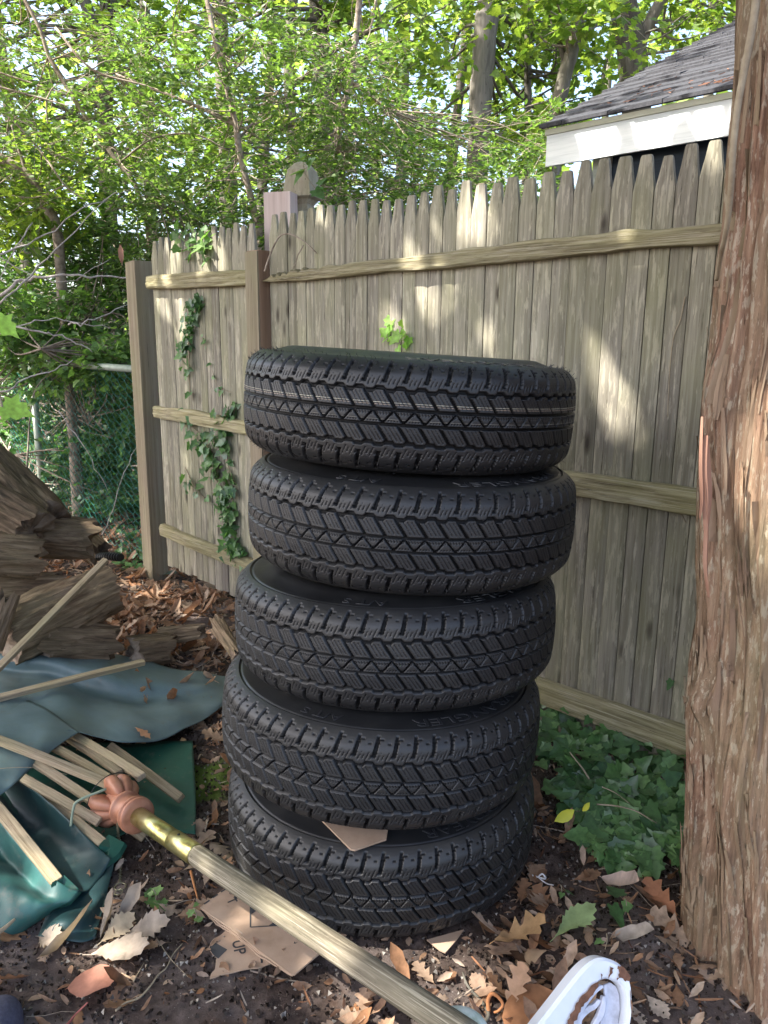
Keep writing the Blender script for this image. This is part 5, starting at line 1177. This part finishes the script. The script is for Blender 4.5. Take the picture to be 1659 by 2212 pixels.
stick('curved whitish root loop right of the bottom tyre', [gnd(1140, 1888, .01), gnd(1160, 1894, .015), gnd(1178, 1898, .02), gnd(1172, 1888, .03), gnd(1164, 1895, .02), gnd(1180, 1908, .01), gnd(1196, 1912, .01)], .0028, simple('white_root', [(.5, .47, .44), (.62, .6, .58)]))
stick('orange hooked root near the white chair part', [c7g(430, 860), c7g(428, 780, .03), c7g(455, 738, .045), c7g(500, 765, .04), c7g(530, 815, .03), c7g(500, 855, .02), c7g(470, 868, .01)], .0045, simple('orange_root', [(.28, .11, .04), (.45, .20, .09)]))
stick('dark branching root by the orange hook', [c7g(400, 948), c7g(430, 880), c7g(380, 790), c7g(290, 690), c7g(250, 590)], .0045, m_trunk)
stick('dead bent twig resting over the second fence post', [fen(572, 586, .12), fen(580, 560, .13), fen(600, 515, .12), fen(622, 505, .10), fen(650, 517, .08), fen(672, 535, .06), fen(684, 547, .05)], .0042, m_twig)
stick('bare side twig hanging before the upper rail', [fen(655, 530, .09), fen(650, 540, .1), fen(643, 552, .1), fen(640, 565, .09), fen(633, 580, .08)], .0028, m_twig)
stick('wisp of thin vine across the blue vinyl', [c1(-20, 1110, .2), c1(100, 1103, .2), c1(200, 1112, .19), c1(290, 1135, .18)], .0009)
stick('orange bark splinter beside the brass ferrule', [gnd(412, 1882, .03), gnd(420, 1915, .02), gnd(430, 1952, .01)], .0035, simple('orange_splinter', [(.35, .14, .05), (.5, .24, .10)]))
stick('reddish brown split stem at the bottom edge left of centre', [gnd(142, 2218), gnd(165, 2190), gnd(190, 2165, .015)], .003, simple('red_stem', [(.22, .06, .05), (.35, .12, .10)]))
# individual leaves that stand out
def one_leaf(label, pos, yaw, size, tm, cols, tilt=(0, 0), cat='leaf', name='leaf', tr=.1, z=.012):
    T, F = tm; mt = leafmat('leaf_'+str(len(MATS)), cols, tr, (1, .9, .6), rough=.65, spec=.25, big=25)
    M = Matrix.Rotation(R(yaw), 3, 'Z') @ Matrix.Rotation(R(tilt[0]), 3, 'Y') @ Matrix.Rotation(R(tilt[1]), 3, 'X')
    sd = len(label); V = [Vector(pos)+M @ (Vector(p)*size+Vector((0, 0, size*.07*float(noise3(p[0]*3.1+sd, p[1]*5, 0, sd))))) for p in T]
    o = link(name, np_mesh(name, [tuple(p) for p in V], F), mt); return tag(o, label, cat)
tan = [(.22, .175, .135), (.29, .24, .19)]; org = [(.26, .11, .075), (.32, .15, .10)]; gold = [(.32, .19, .09), (.38, .25, .13)]; br = [(.24, .12, .07), (.3, .16, .1)]
T_rnd = strip_tmpl([.03, (.22, -.02), (.33, .02), (.37, -.01), (.38, .02), (.36, -.01), (.30, .02), (.20, 0), .03], .05, .12, .06)
one_leaf('rounded russet leaf on bare soil in the lower left', c8(600, 885, .012), 8, .098, T_rnd, org, (-6, 0))
one_leaf('broad pale tan leaf above the russet leaf, lying flat', c8(800, 565, .018), -4, .135, T_dent, tan, (-4, 0))
one_leaf('pale curled leaf with a sunlit edge, beside the ivy sprig', c8(1110, 420, .02), 14, .10, T_dent, tan, (-10, 20))
one_leaf('folded tan leaf below the chain ring', c8(900, 480, .02), 50, .085, T_dent, [(.30, .23, .15), (.36, .29, .2)], (-12, 25))
one_leaf('narrow standing leaf left of the chain ring', c8(880, 430, .02), 55, .075, T_curl, tan, (-12, -30))
one_leaf('second narrow curled leaf right of the chain ring', c8(1040, 290, .02), 62, .07, T_curl, tan, (-12, 20))
one_leaf('crumpled tan leaf at the foot of the dark teal vinyl', c8(330, 420, .014), -25, .085, T_dent, tan, (-12, 25))
one_leaf('rolled grey leaf lying left of the broad pale tan leaf', c8(350, 600, .014), 10, .105, T_curl, tan, (0, -35))
one_leaf('large pale green leaf on the litter right of the tyres', c7g(895, 330, .03), 26, .118, T_dent, [(.20, .29, .13), (.26, .35, .17)], (-10, -8), tr=.25)
one_leaf('golden lobed oak leaf in front of the tyres at the right', c7g(475, 375, .02), 14, .12, T_oak, gold, (-6, 0))
one_leaf('smaller tan oak leaf below the golden one', c7g(830, 440, .02), 190, .10, T_oak2, [(.3, .2, .12), (.36, .26, .17)], (0, 10))
one_leaf('large orange brown leaf under the white chair part', c7g(560, 1010, .02), 35, .13, T_rnd, [(.24, .11, .05), (.29, .14, .07)], (-8, 0))
one_leaf('lobed brown leaf standing near the orange hooked root', c7g(560, 830, .02), 45, .085, T_oak, [(.3, .18, .11), (.36, .23, .15)], (-40, 0))
one_leaf('long pale curled leaf at the lower edge of the ivy', cR(430, 1960, .05) if False else gnd(1300, 1895, .03), -55, .12, T_curl, [(.46, .36, .31), (.5, .4, .35)], (5, 20))
one_leaf('orange oak leaf by the foot of the cedar trunk', gnd(1462, 1975, .02), 120, .10, T_oak, [(.32, .14, .07), (.38, .18, .10)], (-5, 0))
one_leaf('small orange leaf on the blue vinyl near its front edge', c1(585, 930, .115), -20, .055, T_oak2, [(.42, .2, .1), (.48, .26, .14)])
one_leaf('tan leaf resting high on the blue vinyl towards the tyres', c1(885, 745, .06), -20, .05, T_curl, [(.45, .28, .2), (.5, .34, .25)])
one_leaf('orange brown leaf in the fold of the blue vinyl', c1(612, 775, .08), -60, .045, T_curl, [(.36, .2, .12), (.42, .25, .15)])
one_leaf('lobed yellow brown leaf at the edge of the green flap', c1(785, 970, .03), -60, .05, T_oak2, gold)
one_leaf('brown curled leaf at the top of the first fence post', at(263, 570, 4.15), 80, .07, T_curl, [(.3, .16, .12), (.35, .2, .15)], (-50, 0))
one_leaf('grey green leaf on the soil at the foot of the first fence post', gnd(345, 1242, .02), 5, .12, T_dent, [(.14, .17, .13), (.18, .21, .17)])
one_leaf('curled grey brown leaf lying between the pale green leaf and the cedar trunk', c7g(1290, 310, .02), -40, .10, T_curl, [(.30, .27, .25), (.36, .33, .3)], (0, 20))
# ================================================================ ivy
def ivy_patch(name, label, P, Nn, size, mat, seed, kind=None, cat='ivy', stems=(), jit=.5, tm=T_ivy, hang=0.0):
    g = np.random.default_rng(seed); n_ = len(P); Nn = np.asarray(Nn)+g.normal(0, jit, (n_, 3))
    D = g.normal(size=(n_, 3)); D[:, 2] -= hang; D -= Nn*(np.sum(D*Nn, 1)/np.sum(Nn*Nn, 1))[:, None]
    if kind: 
        return cloud(name, mat, tm, P, D, Nn, size*g.uniform(.45, 1.2, n_), None, kind)
    c_ = np.mean(P, 0); root = empty(name, (c_[0], c_[1], 0), label, cat)
    for q, r in stems: MB().tube(smooth_path(q, 5), r, 5).build('stem', m_vine, root, True)
    cloud('leaves', mat, tm, P, D, Nn, size*g.uniform(.45, 1.2, n_), root); return root
def on_fence(paths, n, sp, off, g):
    out = []; tot = [];
    for pth, w_ in paths:
        q = smooth_path([fen(u, v, off) for u, v in pth], 6); k = int(n*w_)
        for _ in range(k):
            i = g.integers(0, len(q)-1); p = q[i]+(q[i+1]-q[i])*g.uniform(0, 1)
            s_ = g.normal(0, sp); out.append(np.array(p+FDIR*s_+FNRM*abs(g.normal(0, .02))+Vector((0, 0, g.normal(0, sp)))))
    return np.array(out)
g2 = np.random.default_rng(66); fn = np.array(FNRM)+np.array([0, 0, .5])
p1 = [([(432, 632), (425, 665), (415, 700), (408, 735), (408, 760)], 1.0), ([(412, 735), (408, 790), (411, 850)], .18)]
ivy_patch('climbing_ivy', 'upper ivy strand hanging down the left fence panel below its top rail', on_fence(p1, 85, .018, .04, g2), fn, .042, m_ivy, 1, stems=[([fen(u, v, .025) for u, v in a], .002) for a, _ in p1], hang=1.2)
p2 = [([(440, 640), (447, 700), (452, 770), (470, 830), (500, 848)], 1.0)]
ivy_patch('climbing_ivy', 'sparse thin ivy tendril right of the upper strand', on_fence(p2, 16, .006, .03, g2), fn, .03, m_ivy, 2, stems=[([fen(u, v, .025) for u, v in p2[0][0]], .0014)], hang=1)
p3 = [([(395, 900), (430, 935), (470, 945), (490, 900), (512, 880)], .55), ([(425, 950), (460, 980), (470, 1040), (490, 1090), (500, 1150), (505, 1190)], 1.1), ([(480, 900), (490, 980), (500, 1060), (505, 1120)], .6), ([(400, 1010), (420, 1050), (445, 1080)], .1), ([(500, 1185), (515, 1200), (528, 1190)], .25)]
ivy_patch('climbing_ivy', 'dense lower ivy clump beside the tyre stack, climbing over the middle rail', on_fence(p3, 105, .024, .04, g2), fn, .052, m_ivy, 3, stems=[([fen(u, v, .03) for u, v in a], .0025) for a, _ in p3], hang=1.0)
p4 = [([(378, 500), (410, 515), (440, 530), (452, 560)], 1.0), ([(395, 540), (430, 530), (460, 515)], .6)]
ivy_patch('climbing_ivy', 'light ivy spray draped over the tips of the left fence panel', on_fence(p4, 30, .022, .03, g2), fn, .05, m_ivyl, 4, stems=[([fen(u, v, .02) for u, v in a], .0018) for a, _ in p4], tm=T_ivy)
p5 = [([(848, 758), (846, 720), (842, 690)], .5), ([(876, 755), (885, 725), (880, 700)], .5)]
ivy_patch('ivy_sprig', 'two bright young ivy shoots standing above the topmost tyre', on_fence(p5, 16, .012, .02, g2), fn, .055, m_green_hi, 5, stems=[([fen(u, v, .02) for u, v in a], .002) for a, _ in p5])
one_leaf('single ivy leaf stuck on the right boards above the lower rail', fen(1452, 1470, .03), 200, .035, T_ivy, [(.05, .12, .04), (.07, .15, .05)], (60, 0), 'ivy', 'ivy_leaf')
pc = at(655, 345, 3.6); pts = [pc, pc+Vector((.01, -.02, -.06)), pc+Vector((.06, -.03, -.13)), pc+Vector((.11, -.03, -.2)), pc+Vector((.14, -.02, -.32))]
ivy_patch('climbing_ivy', 'ivy runner trailing over the carved post cap', np.array([tuple(pts[i % 5]+Vector((g2.normal(0, .012), -.02, g2.normal(0, .02)))) for i in range(13)]), np.tile([-.2, -.8, .5], (13, 1)), .06, m_ivyl, 6, stems=[(pts, .002)])
# ground ivy at the right
def gpoly(n, g):
    out = []
    while len(out) < n:
        u, v = g.uniform(1150, 1500), g.uniform(1520, 1935); p = gnd(u, v, .0); fd = float(fdist(p.x, p.y))
        if fd > -.02: continue
        lim = 1745+150*np.clip((u-1180)/130, 0, 1)+25*noise3(u/30, v/30, 0, 5)-(60 if u < 1190 else 0)
        if v > lim: continue
        z = .015+.13*np.clip(1+fd/.5, 0, 1)*g.uniform(.3, 1)+.03*g.uniform()
        out.append((p.x, p.y, z))
    return np.array(out)
P = gpoly(500, g2); P[:, 2] += 0
ivy_patch('ivy_ground_cover', None, P, np.tile([-.15, -.45, 1.0], (len(P), 1)), .056, m_ivy, 7, kind='stuff', jit=.38)
P = []
for y in np.linspace(1.9, 2.75, 60):
    q = fpt(y, 0, .03+abs(g2.normal(0, .02))); P.append((q.x, q.y, g2.uniform(.03, .16)))
ivy_patch('ivy_ground_cover', None, np.array(P), np.tile([-.5, -.7, .7], (len(P), 1)), .06, m_ivy, 8, kind='stuff', jit=.4)
P = []
for k in range(420):
    u, v = g2.uniform(180, 345), g2.uniform(1085, 1230)
    if v > 1100+(u-180)*.9+g2.normal(0, 10): continue
    p = gnd(u, v, .0); P.append((p.x, p.y, g2.uniform(.01, .07)))
for k in range(110):
    p = gnd(g2.uniform(255, 325), g2.uniform(1150, 1235), 0); P.append((p.x, p.y, g2.uniform(.01, .08)))
ivy_patch('ivy_ground_cover', None, np.array(P), np.tile([0, -.4, 1.0], (len(P), 1)), .05, m_ivy, 9, kind='stuff', jit=.4)
for lab, (u, v), n_, s_ in (('small ivy seedling by the leaves and chain ring', (333, 1945), 6, .032), ('lone ivy leaves on the litter beside the large pale green leaf', (1210, 1935), 2, .035), ('two dark ivy leaves between the pale green leaf and the cedar', (1350, 1968), 3, .05), ('single ivy leaf below the large pale green leaf', (1308, 2042), 1, .045), ('little green sprig at the corner of the flattened cardboard', (420, 1986), 5, .03)):
    p = gnd(u, v, .02); PP = np.array([(p.x+g2.normal(0, .014), p.y+g2.normal(0, .014), .02+.02*g2.uniform()) for _ in range(n_)])
    ivy_patch('ivy_sprig', lab, PP, np.tile([0, -.3, 1.0], (n_, 1)), s_, m_ivyl if 'seedling' in lab or 'little' in lab else m_ivy, 10+n_, stems=[([p+Vector((0, 0, -.01)), p+Vector((.004, .004, .01)), p+Vector((.0, .0, .03))], .0012)], jit=.3)
p = gnd(1250, 1790, .0); PP = np.array([tuple(at(1240, 1750, 1.83)), tuple(at(1258, 1752, 1.82))])
ivy_patch('ivy_sprig', 'yellow leaf pair glowing in the middle of the ivy', PP, np.tile([0, -.9, .4], (2, 1)), .05, simple('yellow_leaf', [(.45, .48, .06), (.6, .55, .05)], (1, 1, 1), 40, .5, 0), 21, stems=[([p, p+Vector((0, .0, .05)), at(1246, 1752, 1.83)], .0015)], jit=.1, tm=T_ov)
# near maple sprig at the left edge
st = [at(-60, 700, 1.9), at(-20, 780, 1.9), at(0, 860, 1.9), at(10, 900, 1.9)]
root = empty('maple_sprig', (st[0].x, st[0].y, 0), 'bright maple leaves reaching in at the left edge', 'maple')
MB().tube(smooth_path(st, 5), .003, 6).build('stem', m_vine, root, True)
cloud('leaves', m_green_hi, T_mapl, [tuple(at(2, 878, 1.9)), tuple(at(-12, 690, 1.9)), tuple(at(-40, 800, 1.9))], [(1, 0, -.25), (.7, 0, -.5), (-.6, 0, .3)], [(.1, -.7, .7)]*3, np.array([.085, .07, .09]), root)
# ================================================================ big cedar trunk at the right
ed = [(2212+300, 1460), (2212, 1480), (2000, 1487), (1800, 1492), (1650, 1490), (1560, 1495), (1400, 1510), (1250, 1512), (1100, 1515), (1000, 1520), (850, 1530), (750, 1545), (560, 1560), (450, 1575), (330, 1580), (200, 1590), (0, 1603), (-200, 1612)]
ZL = []; XL = []
for v_, u_ in ed:
    q = at(u_, v_, 1.36); ZL.append(q.z); XL.append(q.x)
o_ = np.argsort(ZL); ZL = np.array(ZL)[o_]; XL = np.array(XL)[o_]
zz = np.concatenate([np.arange(-.12, 2.6, .009), np.arange(2.62, 6.2, .12)]); nz = len(zz); na = 420
ang = np.arange(na)/na*2*np.pi
left = np.interp(zz, ZL, XL, left=XL[0]-.04, right=XL[-1]); R0 = np.interp(zz, [-.12, .0, .25, 1, 2, 6.2], [.36, .31, .262, .245, .225, .10])
left = np.where(zz > 2.1, XL[-1], left)
left = left+np.interp(zz, [0, 1, 1.9, 2.2], [.055, .056, .065, .07]); cx = left+R0; cx = np.where(zz > 2.1, cx[np.searchsorted(zz, 2.1)]+(zz-2.1)*.03, cx); cy = 1.47+0*zz
AA, ZZ = np.meshgrid(ang, zz, indexing='ij')
ca, sa = np.cos(AA), np.sin(AA); q = fbm(ca*1.2, sa*1.2, ZZ*.5, 3, 60)
rid = np.abs(noise3(ca*9+q*.6, sa*9+q*.5, ZZ*.75, 61)); rid2 = np.abs(noise3(ca*24+q, sa*24, ZZ*1.8, 62)); rid3 = noise3(ca*60, sa*60, ZZ*6, 63)
RR = R0[None]+.014*q-.022*(1-np.clip(rid*3.2, 0, 1))-.009*(1-np.clip(rid2*2.6, 0, 1))+.0022*rid3+.008*noise3(ca*3, sa*3, ZZ*2.2, 66)
# burl knob and lower dark cleft on the left side
kn = gnd(1510, 1590, .55); ak = math.pi+.35
for (az, zk, hgt, sa_, sz_) in ((math.pi+.10, .60, .035, .11, .045), (math.pi+.5, .42, .03, .2, .12), (math.pi+.05, 1.22, .02, .15, .10), (math.pi+.9, .95, .015, .2, .1)):
    dA = (AA-az+np.pi) % (2*np.pi)-np.pi; RR = RR+hgt*np.exp(-(dA/sa_)**2-((ZZ-zk)/sz_)**2)
dA = (AA-(math.pi+.16)+np.pi) % (2*np.pi)-np.pi; RR = RR-.03*np.exp(-(dA/.05)**2)*np.clip((.62-ZZ)/.1, 0, 1)
V = np.stack([cx[None]+RR*ca, cy[None]+RR*sa, ZZ+0*AA], -1).reshape(-1, 3)
root = empty('cedar_tree', (float(cx[10]), 1.47, 0), 'big reddish cedar trunk with shaggy peeling bark at the right edge', 'tree')
link('trunk', np_mesh('trunk', V, grid_faces(na, nz, True), True), m_bark, root)
# strips of bark standing proud
mb = MB(); rs = random.Random(8)
def tr_pt(a, z, off=.004):
    i = int(np.clip(np.searchsorted(zz, z), 0, nz-1)); j = int(a/(2*np.pi)*na) % na
    return Vector((cx[i]+(RR[j, i]+off)*math.cos(a), cy[i]+(RR[j, i]+off)*math.sin(a), z))
for k in range(420):
    a = R(rs.uniform(150, 300)); z = rs.uniform(0, 2.3); ln = rs.uniform(.04, .22); wd = rs.uniform(.0015, .0045); n_ = 7; V = []
    lift = rs.uniform(.002, .009); a2 = a+rs.uniform(-.05, .05)
    for i in range(n_):
        t_ = i/(n_-1); aa = a+(a2-a)*t_; w2 = wd*(1-.6*abs(t_-.4)); p0 = tr_pt(aa-w2/.25, z+ln*t_, .0015+lift*t_**3); p1 = tr_pt(aa+w2/.25, z+ln*t_, .002+lift*t_**3*.8)
        V += [p0, p1]
    mb.add(V, [(2*i, 2*i+1, 2*i+3, 2*i+2) for i in range(n_-1)])
ms = woodmat('peeling_bark_strip', [(.10, .065, .045), (.23, .155, .105), (.34, .25, .18)], (24, 24, 1.6), knots=False, green=.25, vary=0)
mb.build('bark_strips', ms, root)
mb = MB()
for (pl, wd) in (([(1520, 940), (1518, 1010), (1521, 1080), (1519, 1160)], .011), ([(1510, 900), (1508, 1000), (1510, 1080), (1505, 1120)], .004), ([(1514, 1040), (1520, 1130), (1518, 1220), (1524, 1290)], .005)):
    q = smooth_path([at(u, v, 1.34) for u, v in [(a_+7, b_) for a_, b_ in pl]], 5); V = []
    for i, p in enumerate(q):
        w2 = wd*math.sin(math.pi*(.12+.8*i/(len(q)-1))); V += [p+Vector((-w2, .002, 0)), p+Vector((0, -.004, 0)), p+Vector((w2, .004, 0))]
    F = []
    for i in range(len(q)-1): F += [(3*i, 3*i+1, 3*i+4, 3*i+3), (3*i+1, 3*i+2, 3*i+5, 3*i+4)]
    mb.add(V, F)
mb.build('red_bark_strip', simple('red_inner_bark', [(.24, .12, .08), (.34, .20, .14)], (40, 40, 3), 1, .8, .3, rnd=False), root)
g = np.random.default_rng(77)
cens = [np.array([g.uniform(-.6, 2.6), g.uniform(-.6, 2.6), g.uniform(3.3, 6.0)]) for _ in range(90)]
crown(root, [Vector((float(cx[-1]), 1.47, z)) for z in (2.9, 3.4, 4, 4.8, 5.5, 6.1)], cens, 110, .42, .11, T_far, m_cedar_leaf, 78, .4, .03, .6, .004, keep=carve, twig_every=50)
# hanging vine beside the trunk
def vine(name, label, pts, r, cat='vine', mat=None, parent=None):
    q = smooth_path(pts, 8); mb = MB(); mb.tube(q, [r*(1-.4*i/len(q)) for i in range(len(q))], 7)
    o = mb.build(name, mat or m_twig, parent, True)
    if parent is None: tag(o, label, cat)
    return o
vine('vine', 'woody vine hanging down the left side of the cedar trunk', [at(1636, -20, 1.27), at(1625, 60, 1.26), at(1606, 160, 1.26), at(1592, 240, 1.26), at(1583, 330, 1.27), at(1578, 420, 1.3), at(1568, 500, 1.34), at(1555, 560, 1.4), at(1548, 604, 1.45)], .0062, mat=m_vine)
vine('vine', 'thin bare vine crossing the lower rail beside the cedar trunk', [at(1479, 1460, 1.86), at(1482, 1530, 1.8), at(1493, 1590, 1.7), at(1500, 1640, 1.55)], .003, mat=m_vine)
vine('vine', 'thin curling vine on the middle rail near the cedar trunk', [fen(1404, 1060, .06), fen(1412, 1080, .06), fen(1440, 1095, .05), fen(1470, 1110, .04), fen(1482, 1130, .03)], .002, mat=m_vine)
vine('vine', 'thin dark vine stem creeping down the right boards', [fen(1480, 640, .03), fen(1470, 690, .025), fen(1455, 730, .025), fen(1447, 800, .025), fen(1442, 900, .025)], .0022, mat=m_vine)
print('objects', len(bpy.data.objects))
